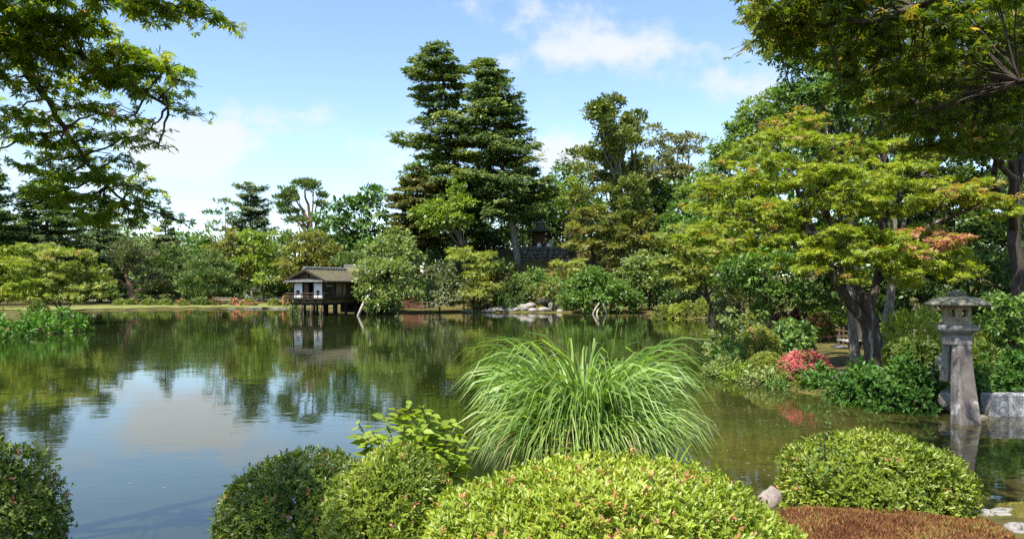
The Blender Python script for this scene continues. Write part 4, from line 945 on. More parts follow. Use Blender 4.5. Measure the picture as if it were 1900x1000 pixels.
# ------------------------------------------------------------------ stone wall and pavilion on the mound
def mound_wall():
    Y = 90.2; c = at(960, 487, Y); w_, h_ = 6.0, 1.75
    zb = gz(c[0] + 3, Y) ; zb = min(c[2], zb) - .4
    root = thing('retaining_wall', 'rough stone retaining wall below the hilltop pavilion', 'wall', (c[0] + w_ / 2, Y, c[2] - .2))
    MB().box((0, .4, h_ / 2 - .4), (w_, .5, h_ + .8)).obj('core', M['bark_dark'], root)
    rg = np.random.default_rng(3); z = 0; k = 0
    while z < h_ - .05:
        hh = rg.uniform(.34, .52); x = -w_ / 2 - rg.uniform(0, .3)
        while x < w_ / 2 - .1:
            ww = rg.uniform(.35, .9); hv = hh * rg.uniform(.8, 1.25)
            o = obj('stone', ROCKS.setdefault((k % 5 + 1, 'stone_dark'), None) or rock_mesh(k % 5 + 1, 'stone_dark', 1.0), root, (x + ww / 2, .12 + rg.uniform(-.05, .05), z + hh / 2 + rg.uniform(-.05, .05)))
            ROCKS[(k % 5 + 1, 'stone_dark')] = o.data
            o.scale = (ww * .6, .28, hv * .64); o.rotation_euler = (0, rg.uniform(-.35, .35), 0); x += ww; k += 1
        z += hh
mound_wall()
def pavilion():
    Y = 96; c = at(1003, 455, Y); z0 = c[2] - .2
    root = thing('pavilion', 'small hilltop pavilion with a thatched roof above the stone wall', 'pavilion', (c[0], Y, z0))
    MB().box((0, 0, -.5), (3.4, 2.6, 1.0)).obj('base', M['stone'], root)
    for x in (-1.0, 1.0):
        for y in (-.8, .8): MB().tube([(x, y, -.1), (x, y, 1.95)], .08, 7).obj('post', M['wood_dark'], root)
    MB().box((-.2, .8, 1.0), (1.6, .06, 1.9)).obj('lattice_wall', M['wood_mid'], root)
    MB().box((0, .3, .42), (1.9, .4, .06)).obj('bench', M['wood_mid'], root)
    MB().lathe([(1.55, 1.85), (1.6, 1.95), (1.15, 2.22), (.55, 2.5), (.25, 2.62)], 12).obj('roof', M['roof_bark'], root)
    MB().lathe([(.30, 2.60), (.28, 2.78), (.1, 2.9), (.13, 3.1), (.02, 3.25)], 10).obj('finial', M['stone'], root)
    p = at(1000, 395, 99)
    pg = thing('stone_pagoda', 'stone pagoda top showing in the trees above the pavilion', 'pagoda', (p[0], 99, p[2] - 4.0))
    MB().lathe([(.55, 0), (.5, 2.4), (.5, 2.5)], 6).obj('shaft', M['stone'], pg)
    MB().lathe([(.95, 2.5), (1.0, 2.6), (.5, 2.9), (.4, 2.95)], 6).obj('lower_roof', M['stone'], pg)
    MB().lathe([(.4, 2.95), (.4, 3.6)], 6).obj('upper_shaft', M['stone'], pg)
    MB().lathe([(.85, 3.6), (.9, 3.7), (.35, 4.0), (.12, 4.1), (.12, 4.4), (.02, 4.6)], 6).obj('upper_roof', M['stone'], pg)
pavilion()
c = at(1026, 459, 91.5)
root = thing('lamp_post', 'thin lamp post with a square head beside the pavilion', 'lamp', (c[0], 91.5, gz(c[0], 91.5)))
MB().tube([(0, 0, -.1), (0, 0, 1.5)], .04, 7).obj('post', M['cloth_grey'], root)
MB().box((0, 0, 1.68), (.26, .26, .36)).obj('lamp_head', M['cloth_grey'], root)
MB().lathe([(.24, 1.86), (.03, 1.98)], 4, math.pi / 4).obj('lamp_roof', M['wood_dark'], root)

# ------------------------------------------------------------------ people
def person(label, loc, rz, pose, top, bottom, hair='hair', group=None):
    J = {}
    sit = pose == 'sit'
    hz = .48 if sit else .92
    V, E, Rr = [], [], []
    def v(p, r, par=None):
        V.append(p); Rr.append(r)
        if par is not None: E.append((par, len(V) - 1))
        return len(V) - 1
    pel = v((0, 0, hz), .13)
    sp = v((0, -.01, hz + .22), .125, pel); ch = v((0, 0, hz + .42), .15, sp); nk = v((0, 0, hz + .56), .055, ch)
    hd = v((0, -.02, hz + .66), .085, nk); v((0, -.015, hz + .78), .085, hd)
    v((0, -.115, hz + .685), .018, hd)      # nose
    for s in (-1, 1): v((s * .095, 0, hz + .69), .016, hd)
    for s in (-1, 1):
        sh = v((s * .18, 0, hz + .48), .062, ch)
        if pose == 'sit': el, wr = (s * .24, -.06, hz + .22), (s * .14, -.28, hz + .12)
        elif pose == 'umbrella' and s == 1: el, wr = (s * .24, -.10, hz + .24), (s * .16, -.26, hz + .38)
        else: el, wr = (s * .24, .05 * s, hz + .2), (s * .25, -.08 * s, hz - .02)
        e = v(el, .045, sh); w_ = v(wr, .032, e)
        dv = nrm(np.array(wr) - np.array(el)); side = nrm(np.cross(dv, (0, 0, 1.0)) + 1e-4)
        pm = v(tuple(np.array(wr) + dv * .06), .034, w_)
        for i, (o_, L_) in enumerate(((-.03, .07), (-.01, .085), (.012, .08), (.032, .06))):
            a_ = v(tuple(np.array(V[pm]) + dv * .045 + side * o_), .010, pm); v(tuple(np.array(V[a_]) + dv * L_ * .6 + np.array((0, 0, -.015))), .008, a_)
        v(tuple(np.array(wr) + dv * .05 + side * -.05 + np.array((0, -.02, 0))), .011, w_)
        st = .16 * s if not sit else 0
        if sit: kn, an = (s * .12, -.40, hz + .02), (s * .12, -.38, .08)
        else: kn, an = (s * .10, -.10 * s - .03, .48), (s * .10, -st * .9 + .05, .08)
        hp = v((s * .10, 0, hz - .05), .10, pel); k_ = v(kn, .065, hp); a_ = v(an, .042, k_); v((an[0], an[1] - .16, .04), .035, a_)
    me = bpy.data.meshes.new('person'); me.from_pydata([tuple(float(q) for q in p) for p in V], E, [])
    o = obj('person', me); sk = o.modifiers.new('skin', 'SKIN'); sk.use_smooth_shade = True
    for i, d in enumerate(me.skin_vertices[0].data): d.radius = (Rr[i], Rr[i]); d.use_root = (i == 0)
    ss = o.modifiers.new('sub', 'SUBSURF'); ss.levels = 1; ss.render_levels = 1
    bpy.context.view_layer.update()
    me2 = bpy.data.meshes.new_from_object(o.evaluated_get(bpy.context.evaluated_depsgraph_get()))
    o.modifiers.clear(); o.data = me2
    me2.materials.clear()
    for k in ('skin', top, bottom, 'cloth_dark'): me2.materials.append(M[k])
    for p in me2.polygons:
        c_ = p.center
        hip = hz + .04
        if c_.z > hz + .55: mi = 0
        elif c_.z < .09: mi = 3
        elif c_.z < hip and abs(c_.x) < .19 or (sit and c_.y < -.1 and c_.z < hz + .1): mi = 2
        elif abs(c_.x) > .2 and c_.z < hz + .1: mi = 0
        else: mi = 1
        p.material_index = mi; p.use_smooth = True
    o.location = loc; o.rotation_euler = (0, 0, rz)
    hm = MB().lathe([(.02, -.13), (.085, -.10), (.105, -.02), (.10, .05), (.06, .10), (.01, .115)], 10).obj('hair', M[hair], o, smooth=True)
    hm.location = (0, .018, hz + .76)
    return tag(o, label, 'person', group)
Yp = 119.2
x, y = wp(458, Yp); person('person in a dark top and pale trousers walking on the far path', (x, y, gz(x, y) + .05), math.radians(80), 'walk', 'cloth_dark', 'cloth_white')
x, y = wp(467.5, Yp - .6); z = gz(x, y) + .05
person('person in grey holding a dark umbrella on the far path', (x, y, z), math.radians(80), 'umbrella', 'cloth_grey', 'cloth_beige')
um = thing('umbrella', 'dark umbrella held above the person in grey', 'umbrella', (x + .26, y + .2, z))
MB().tube([(0, 0, 1.25), (0, 0, 2.05)], .012, 6).obj('shaft', M['cloth_grey'], um)
MB().lathe([(.58, 1.72), (.56, 1.75), (.42, 1.90), (.22, 2.0), (.02, 2.04)], 8).obj('canopy', M['umbrella'], um)
for px, lab, tp_ in ((1000.5, 'person in a white shirt seated left on the mound', 'cloth_white'), (1009, 'person in dark clothes seated between two white shirts', 'cloth_dark'), (1018, 'person in a white shirt seated right by the lamp post', 'cloth_white')):
    Y = 92.4; c = at(px, 457, Y); person(lab, (c[0], Y, gz(c[0], Y) + .0), 0, 'sit', tp_, 'cloth_dark', group='people resting by the pavilion')
c = at(1009, 457, 92.5)
root = thing('bench', 'low wooden bench under the three seated people', 'bench', (c[0], 92.62, gz(c[0], 92.6)))
MB().box((0, 0, .37), (1.8, .42, .06)).obj('seat', M['wood_mid'], root)
for x in (-.75, .75): MB().box((x, 0, .17), (.08, .34, .34)).obj('leg', M['wood_dark'], root)
# ------------------------------------------------------------------ shrubs
def dome(name, label, cat, Y, x0, x1, top, base, pal, group=None, lpx=6.0, tpl=T_LEAF, dens=1.0, flowers=None, fl_p=0, fl_top=False, rough=.04, depth=.85, mat=(.42, .4, .25), per=5, sq=2.3, shoots=0.0, parts=0, zoff=0, bmask=None, fl_name='blossoms'):
    """clipped rounded shrub: leaf rosettes over a domed surface, twigs inside"""
    s = Y / FOC; cx = (x0 + x1) / 2; c = at(cx, base, Y); rx = (x1 - x0) / 2 * s; h = (base - top) * s; ry = rx * depth
    zb = min(max(gz(c[0], Y), c[2] - .3), c[2] + .45) - .04
    h = max(h + c[2] - zb, h * .6)
    root = thing(name, label, cat, (c[0], Y, zb + zoff), group)
    L = lpx * s
    area = (2 * math.pi * rx * ry + math.pi * (rx + ry) * h) * .8
    n = int(min(dens * area / (L * L) * 1.5, 13000))
    u = rdir(n); u[:, 2] = np.abs(u[:, 2]) * 1.15 - .15; u = nrm(u)
    if n > 2500:      # thinner on the side turned away from the pond view
        kq = (u[:, 1] < .3) | (R.random(n) < .35); u = u[kq]; n = len(u)
    # superellipsoid
    e = 2.0 / sq
    q = np.sign(u) * np.abs(u) ** e
    q = q / (np.abs(q) ** sq).sum(1, keepdims=True) ** (1 / sq)
    bump = 1 + rough * (np.sin(u[:, 0] * 7 + cx) * np.sin(u[:, 1] * 6 + top) + np.sin(u[:, 2] * 8 + u[:, 0] * 5)) + R.normal(0, rough * .55, n)
    lay = np.where(R.random(n) < .3, R.uniform(.78, .95, n), 1.0)
    P0 = q * np.array((rx, ry, h)) * (bump * lay)[:, None]
    Nn = nrm(q / np.array((rx, ry, h)) + R.normal(0, .25, (n, 3)) * (1 / max(rx, h)))
    ci = np.repeat(np.arange(n), per); m = len(ci)
    tang = nrm(np.cross(Nn[ci], rdir(m)))
    up = np.array((0, 0, .35))
    D = nrm(Nn[ci] * R.uniform(.25, 1.1, (m, 1)) + tang + up)
    N = nrm(Nn[ci] * 1.0 - tang * .5 + rdir(m) * .35 + up)
    S = L * R.uniform(.5, 1.35, m)
    P = P0[ci] + tang * (L * .12) + Nn[ci] * R.normal(0, L * .25, (m, 1))
    if shoots: 
        sh = R.random(n) < shoots; P += Nn[ci] * (sh[ci] * R.uniform(.3, 1.3, m) * L)[:, None]
    patch = .5 + .28 * np.sin(P0[:, 0] / rx * 4 + cx) * np.sin(P0[:, 2] / h * 3.1 + Y) + R.normal(0, .16, n)
    T = tints(m, PAL[pal], patch[ci] + R.normal(0, .1, m))
    off = root_off(root)
    keep = np.ones(m, bool)
    if flowers:
        f = R.random(n) < (fl_p * (np.clip(q[:, 2] * 1.25 - .15, 0, .85) if fl_top else 1))
        fm = f[ci]; keep &= ~fm
        k = fm.sum()
        if k: leafmesh(fl_name, root, (P[fm] + off + Nn[ci][fm] * L * .2, D[fm], N[fm], S[fm] * .95, tints(k, PAL[flowers], R.random(k))), tpl, leaf_mat(.6, .2, .25))
    if parts:
        geo = (P[keep] + off, D[keep], N[keep], S[keep], T[keep])
        kp = split_parts(root, 'leaf', geo, tpl, leaf_mat(*mat), parts, bias=(Nn[ci][keep][:, 1] < .3) * np.where(lay[ci][keep] > .97, 1, .3))
        geo = tuple(a_[kp] for a_ in geo)
    else: geo = (P[keep] + off, D[keep], N[keep], S[keep], T[keep])
    if parts:        # leaves deeper inside close the bush
        k_ = 2600; ui = rdir(k_); ui[:, 2] = np.abs(ui[:, 2]); qi = np.sign(ui) * np.abs(ui) ** e; qi = qi / (np.abs(qi) ** sq).sum(1, keepdims=True) ** (1 / sq)
        Pi = qi * np.array((rx, ry, h)) * R.uniform(.74, .92, (k_, 1)); Ni = nrm(qi / np.array((rx, ry, h)) + R.normal(0, .3, (k_, 3)))
        gi = (Pi + off, nrm(np.cross(Ni, rdir(k_)) + Ni * .3), Ni, L * R.uniform(1.6, 2.6, k_), tints(k_, PAL[pal], R.normal(.35, .2, k_)))
        leafmesh('inner_foliage', root, gi, tpl, leaf_mat(*mat))
    leafmesh('foliage', root, geo, tpl, leaf_mat(*mat))
    tw = MB()
    for i in range(14):
        j = R.integers(n); tw.tube(bend((R.normal(0, rx * .12), R.normal(0, ry * .12), -.05), P0[j] * .93, 5, .05), np.linspace(max(.012, rx * .03), .004, 5), 5, cap=False)
    tw.obj('stem', M['twig'], root)
    return root

PAL['azalea_mid'] = [(.12, .155, .02), (.18, .215, .028), (.24, .265, .04)]
PAL['rose'] = [(.42, .075, .095), (.55, .14, .15), (.62, .24, .22)]
PAL['fern_dark'] = [(.03, .085, .01), (.055, .13, .016), (.09, .18, .024)]
GS = 'clipped shrubs on the right bank'
# far shore clipped shrubs and azaleas
for px, lab in ((222, 'leftmost small clipped shrub on the far bank'), (243, 'small clipped shrub second from left on the far bank'), (278, 'widest clipped shrub on the far bank left'), (308, 'clipped shrub right of the widest one on the far bank')):
    w_ = 15 if px == 278 else 11
    dome('clipped_shrub', lab, 'shrub', 95, px - w_, px + w_, 556, 574, 'azalea', 'clipped shrubs on the far bank', lpx=3.5)
dome('clipped_shrub', 'pinkish clipped shrub left of the round pine', 'shrub', 95, 327, 348, 557, 574, 'azalea', 'clipped shrubs on the far bank', lpx=3.5, flowers='pink', fl_p=.15)
dome('clipped_shrub', 'dark wide hedge under the round pine', 'shrub', 97, 350, 388, 554, 574, 'azalea_deep', 'clipped shrubs on the far bank', lpx=3.5)
for x0, x1, t, b, pal, fl, p_, lab in ((385, 408, 557, 569, 'azalea', 'magenta', .4, 'dull pink azalea right of the round pine'), (426, 441, 555, 566, 'azalea', 'pink', .4, 'bright red azalea left of the walking couple'), (446, 476, 557, 567, 'azalea', 'pink', .18, 'low pink-flecked azalea below the walking couple'), (524, 544, 548, 560, 'azalea', 'pink', .25, 'red azalea beside the tea house'), (498, 520, 556, 566, 'azalea', 'pink', .1, 'green low shrub left of the tea house azalea'), (538, 552, 560, 578, 'green', None, 0, 'green leafy clump at the left foot of the tea house')):
    dome('azalea', lab, 'azalea', 97 if b < 575 else 76, x0, x1, t, b, pal, 'azaleas on the far bank', lpx=3.5, flowers=fl, fl_p=p_)

# left peninsula plants
dome('clipped_shrub', 'rounded dark shrub under the pale maple on the left peninsula', 'shrub', 47, 52, 88, 560, 590, 'azalea_deep', None, lpx=4.5)
for x0, x1, t, b, Y, lab in ((-20, 30, 596, 626, 41, 'fern clump at the left frame edge'), (25, 62, 590, 622, 42, 'bright fern clump left of the peninsula middle'), (55, 98, 588, 619, 43.5, 'bright fern clump in the peninsula middle'), (92, 132, 582, 617, 45, 'tall fern clump near the peninsula tip'), (125, 156, 588, 614, 46.2, 'fern clump on the peninsula tip')):
    dome('fern_clump', lab, 'fern', Y, x0, x1, t, b, 'fern', 'ferns on the left peninsula', lpx=9, tpl=T_LEAF, per=4, rough=.15, sq=2.0, shoots=.4)

# right bank shrubs
dome('clipped_shrub', 'lowest far clipped shrub at the water left of the row', 'shrub', 64.5, 1213, 1246, 566, 590, 'azalea', GS, lpx=3.6, rough=.02)
dome('clipped_shrub', 'yellowish clipped shrub in the far row', 'shrub', 64, 1238, 1266, 566, 591, 'azalea_lime', GS, lpx=3.6, rough=.02)
dome('clipped_shrub', 'tall dark clipped shrub in the middle of the far row', 'shrub', 64, 1259, 1291, 560, 592, 'azalea_mid', GS, lpx=3.6, rough=.02)
dome('clipped_shrub', 'flat-topped clipped shrub in the far row', 'shrub', 65, 1290, 1334, 554, 584, 'azalea_mid', GS, lpx=3.6, rough=.02, sq=3)
dome('clipped_shrub', 'grey-green shrub at the right end of the far row', 'shrub', 62, 1318, 1374, 555, 590, 'grey', GS, lpx=4.5, rough=.1)
tree('loose_shrub', 'loose grey-green shrub overhanging the inlet', 'shrub', 33, 1350, [(1335, 600, 20, 16), (1355, 590, 22, 14), (1322, 622, 16, 16), (1340, 632, 22, 14), (1360, 612, 22, 14), (1330, 645, 22, 8)], 'loose', 'pale', GS, leaf=1.2, dens=1.3)
dome('clipped_shrub', 'round yellowish shrub beyond the inlet', 'shrub', 48, 1383, 1432, 568, 616, 'azalea_mid', GS, lpx=4, flowers='pink', fl_p=.01)
dome('clipped_shrub', 'big round clipped shrub on the point with a few pink flowers', 'shrub', 27.5, 1364, 1446, 608, 668, 'azalea_mid', GS, lpx=3.8, flowers='pink', fl_p=.012, dens=1.3, rough=.02)
dome('clipped_shrub', 'round shrub below the big one on the point', 'shrub', 22.4, 1388, 1462, 655, 722, 'azalea_mid', GS, lpx=3.8, rough=.02, dens=1.3)
dome('clipped_shrub', 'small pink-flecked shrub left of the pink azalea', 'shrub', 21.8, 1427, 1462, 678, 716, 'azalea', GS, lpx=5.5, flowers='pink', fl_p=.12)
dome('azalea', 'bright pink azalea at the water edge', 'azalea', 20.7, 1446, 1540, 655, 728, 'azalea', None, lpx=5.2, flowers='rose', fl_p=1.0, fl_top=True, sq=2.4, dens=1.2)
for px, py, rx, ry, Y, pal, lab in ((1335, 650, 22, 14, 26.5, 'pale', 'loose leafy shrub at the left tip of the point'), (1350, 682, 40, 18, 24.3, 'pale', 'pale spreading shrub over the water at the point'), (1332, 698, 28, 12, 23.4, 'lime', 'lime fern-like plant dipping in the water'), (1415, 640, 30, 14, 28.5, 'olive', 'olive shrub behind the big round clipped one')):
    tree('loose_shrub', lab, 'shrub', Y, px, [(px, py, rx * .7, ry), (px - rx * .55, py + ry * .4, rx * .5, ry * .7, -.2), (px + rx * .55, py + ry * .3, rx * .5, ry * .8, .2)], 'broad', pal, GS, leaf=1.35, dens=1.1, twigs=8)
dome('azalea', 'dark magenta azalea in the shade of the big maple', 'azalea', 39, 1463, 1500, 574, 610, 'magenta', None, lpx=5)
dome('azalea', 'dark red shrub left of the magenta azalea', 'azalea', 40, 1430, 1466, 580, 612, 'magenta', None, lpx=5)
dome('azalea', 'pale pink azalea left of the maple trunk', 'azalea', 35, 1494, 1546, 586, 622, 'azalea', None, lpx=5, flowers='pink', fl_p=.22)
dome('clipped_shrub', 'dark low mound shrub behind the hosta', 'shrub', 33, 1436, 1474, 594, 618, 'azalea_deep', GS, lpx=5)
dome('hosta', 'bright broad-leaved hosta clump on the mossy point', 'plant', 30, 1440, 1506, 604, 638, 'green', None, lpx=9, tpl=T_WIDE, per=4, rough=.1, dens=1.3, shoots=.2)
dome('hedge', 'dark clipped hedge between maple trunk and lantern', 'hedge', 19.5, 1650, 1732, 634, 690, 'azalea_deep', None, lpx=6, sq=4, dens=1.3)
dome('hedge', 'dark clipped hedge behind the lantern on its right', 'hedge', 19.5, 1790, 1842, 640, 700, 'azalea_deep', None, lpx=6, sq=4, dens=1.3)
for x0, x1, t, b, Y, lab in ((1640, 1745, 596, 645, 22.5, 'sunlit bamboo grass left of the lantern'), (1800, 1872, 630, 672, 21.5, 'sunlit bamboo grass right of the lantern')):
    dome('bamboo_grass', lab, 'bamboo grass', Y, x0, x1, t, b, 'azalea_lime', 'bamboo grass behind the lantern', lpx=13, tpl=T_NARROW, per=6, rough=.12, shoots=.3, dens=1.6)
for x0, x1, t, b, Y, lab in ((1556, 1640, 690, 755, 17.6, 'leafy yellow-flowered plant below the maple trunk'), (1610, 1740, 682, 768, 16.9, 'large leafy plant hanging over the water left of the lantern'), (1808, 1850, 680, 772, 16.6, 'leafy plant behind the right lantern foot'), (1848, 1920, 668, 728, 17.5, 'leafy plant above the granite block'), (1490, 1560, 690, 735, 19.8, 'dark leafy plant right of the pink azalea')):
    dome('leafy_plant', lab, 'plant', Y, x0, x1, t, b, 'fern_dark', 'leafy plants along the water', lpx=8, tpl=T_WIDE, per=5, rough=.16, sq=2.0, shoots=.3, dens=1.2, mat=(.5, .3, .3))
for x0, x1, t, b, Y, pal, lab in ((1305, 1352, 690, 718, 23.2, 'pale', 'low fern clump at the very tip of the point'), (1345, 1400, 694, 722, 22.3, 'lime', 'low bright fern clump in front of the point'), (1382, 1446, 692, 716, 21.4, 'pale', 'low fern clump below the round shrub on the point'), (1425, 1462, 702, 724, 20.4, 'green', 'small fern at the left foot of the pink azalea'), (1530, 1580, 705, 748, 18.6, 'fern_dark', 'dark ferns at the upright bank stone'), (1325, 1380, 640, 672, 26, 'green', 'green leafy clump left of the big clipped shrub')):
    dome('waterside_fern', lab, 'fern', Y, x0, x1, t, b, pal, 'low plants along the water of the point', lpx=7.5, tpl=T_LEAF, per=5, rough=.14, sq=2.0, shoots=.3)
tree('glossy_shrub', 'glossy leafy shrub at the right edge behind the lantern', 'shrub', 21, 1880, [(1870, 570, 40, 30), (1900, 600, 40, 40), (1850, 610, 30, 30), (1880, 640, 40, 24)], 'broad', 'green', None, leaf=1.5, dens=.9)
rock('bank_stone', 'dark upright stone at the water below the maple', 1562, 712, 34, 46, 18.7, 'stone_dark', .4, 'bank stones', seed=3)
rock('bank_stone', 'tall dark stone behind the left lantern foot', 1746, 700, 34, 84, 17.2, 'stone_dark', .2, 'bank stones', seed=2)
rock('bank_stone', 'pale speckled stone carrying the short lantern foot', 1760, 742, 36, 40, 16.4, 'stone', .9, 'bank stones', seed=4)
rock('bank_stone', 'mossy stone in the water right of the lantern', 1818, 778, 32, 16, 15.9, 'lantern_roof', .3, 'bank stones', seed=5)
rock('flat_stone', 'flat pale stepping stone on the mossy point', 1578, 632, 50, 5, 30, 'stone', .3, 'stepping stones', seed=4)
rock('flat_stone', 'second flat stepping stone left of the maple trunk', 1560, 643, 36, 5, 28, 'stone', .8, 'stepping stones', seed=2)
# granite bridge block
c = at(1842, 775, 16.0)
o = MB().box((1.1, .22, .0), (2.2, .44, .5)).obj('granite_block', M['granite'], None, bevel=.03); o.location = (c[0], 16.0, c[2] + .24)
tag(o, 'cut grey granite block at the right edge beside the water', 'stone block')

# ------------------------------------------------------------------ two-legged stone lantern
def lantern():
    Y = 15.7; c = at(1775, 782, Y)
    root = thing('stone_lantern', 'two-legged stone lantern with one foot standing in the water', 'lantern', (c[0], Y, 0), None, math.radians(8))
    def z(py): return EYE - (py - HY) / FOC * Y
    k = Y / FOC
    hx = math.pi / 6
    R_ = 60 * k
    prof = [(R_ * .96, z(567.5)), (R_, z(564.5)), (R_ * .97, z(562.5)), (R_ * .78, z(555.5)), (R_ * .5, z(551)), (R_ * .26, z(549.5))]
    MB().lathe(prof, 6, 0).obj('roof', M['lantern_roof'], root, bevel=.012)
    MB().lathe([(14 * k, z(551)), (16 * k, z(548.5)), (16 * k, z(543)), (14 * k, z(541)), (6 * k, z(540.2)), (4.5 * k, z(538)), (.01, z(537.2))], 14).obj('finial', M['lantern_roof'], root, smooth=True)
    # fire box: six posts, sills and lintels round open windows
    r = 24 * k * 1.06; zt, zb = z(566), z(601.5)
    fb = MB(); th = np.arange(6) / 6 * 2 * math.pi
    cor = np.stack([r * np.cos(th), r * np.sin(th)], 1)
    def wallquad(m_, a, b, z0, z1, t=.05):
        a, b = np.array(a), np.array(b); n = -(a + b) / np.linalg.norm(a + b) * t
        m_.hexa([(a[0], a[1], z0), (b[0], b[1], z0), (b[0] + n[0], b[1] + n[1], z0), (a[0] + n[0], a[1] + n[1], z0), (a[0], a[1], z1), (b[0], b[1], z1), (b[0] + n[0], b[1] + n[1], z1), (a[0] + n[0], a[1] + n[1], z1)])
    H_ = zt - zb
    for i in range(6):
        a, b = cor[i], cor[(i + 1) % 6]; q = lambda t: a + (b - a) * t
        wallquad(fb, q(0), q(.26), zb, zt); wallquad(fb, q(.74), q(1), zb, zt)
        wallquad(fb, q(.26), q(.74), zb, zb + H_ * .40); wallquad(fb, q(.26), q(.74), zb + H_ * .78, zt)
    fb.obj('fire_box', M['lantern_box'], root)
    MB().lathe([(37 * k * .70, z(621)), (37 * k * .98, z(613.5)), (37 * k * 1.03, z(610)), (37 * k * 1.03, z(604)), (37 * k * .95, z(601.5))], 6).obj('platform', M['lantern'], root, bevel=.012)
    MB().lathe([(26 * k, z(640)), (28 * k, z(637)), (28 * k, z(624)), (25 * k, z(620.5))], 6).obj('collar', M['lantern'], root, bevel=.012)
    # legs: curved tapering square bars
    def leg(pts, ws, ds, name, mat):
        V = []
        for (x, y, zz), w_, d_ in zip(pts, ws, ds):
            V += [(x - w_ / 2, y - d_ / 2, zz), (x + w_ / 2, y - d_ / 2, zz), (x + w_ / 2, y + d_ / 2, zz), (x - w_ / 2, y + d_ / 2, zz)]
        n = len(pts); F = [(i * 4 + j, i * 4 + (j + 1) % 4, (i + 1) * 4 + (j + 1) % 4, (i + 1) * 4 + j) for i in range(n - 1) for j in range(4)] + [(3, 2, 1, 0), tuple(range(n * 4 - 4, n * 4))]
        MB().add(V, F).obj(name, M[mat], root, bevel=.02)
    t = np.linspace(0, 1, 8)
    leg([(-.02 - .20 * a ** 1.5, -.16 - .42 * a ** 1.5, z(634) + (-.35 - z(634)) * a) for a in t], .28 + .24 * t, .20 + .12 * t, 'front_leg', 'lantern_leg')
    leg([(-.04 + .20 * a ** 1.3, .12 + .30 * a ** 1.4, z(636) + (z(712) - z(636)) * a) for a in t], .24 + .08 * t, .20 + .06 * t, 'rear_leg', 'lantern')
lantern()

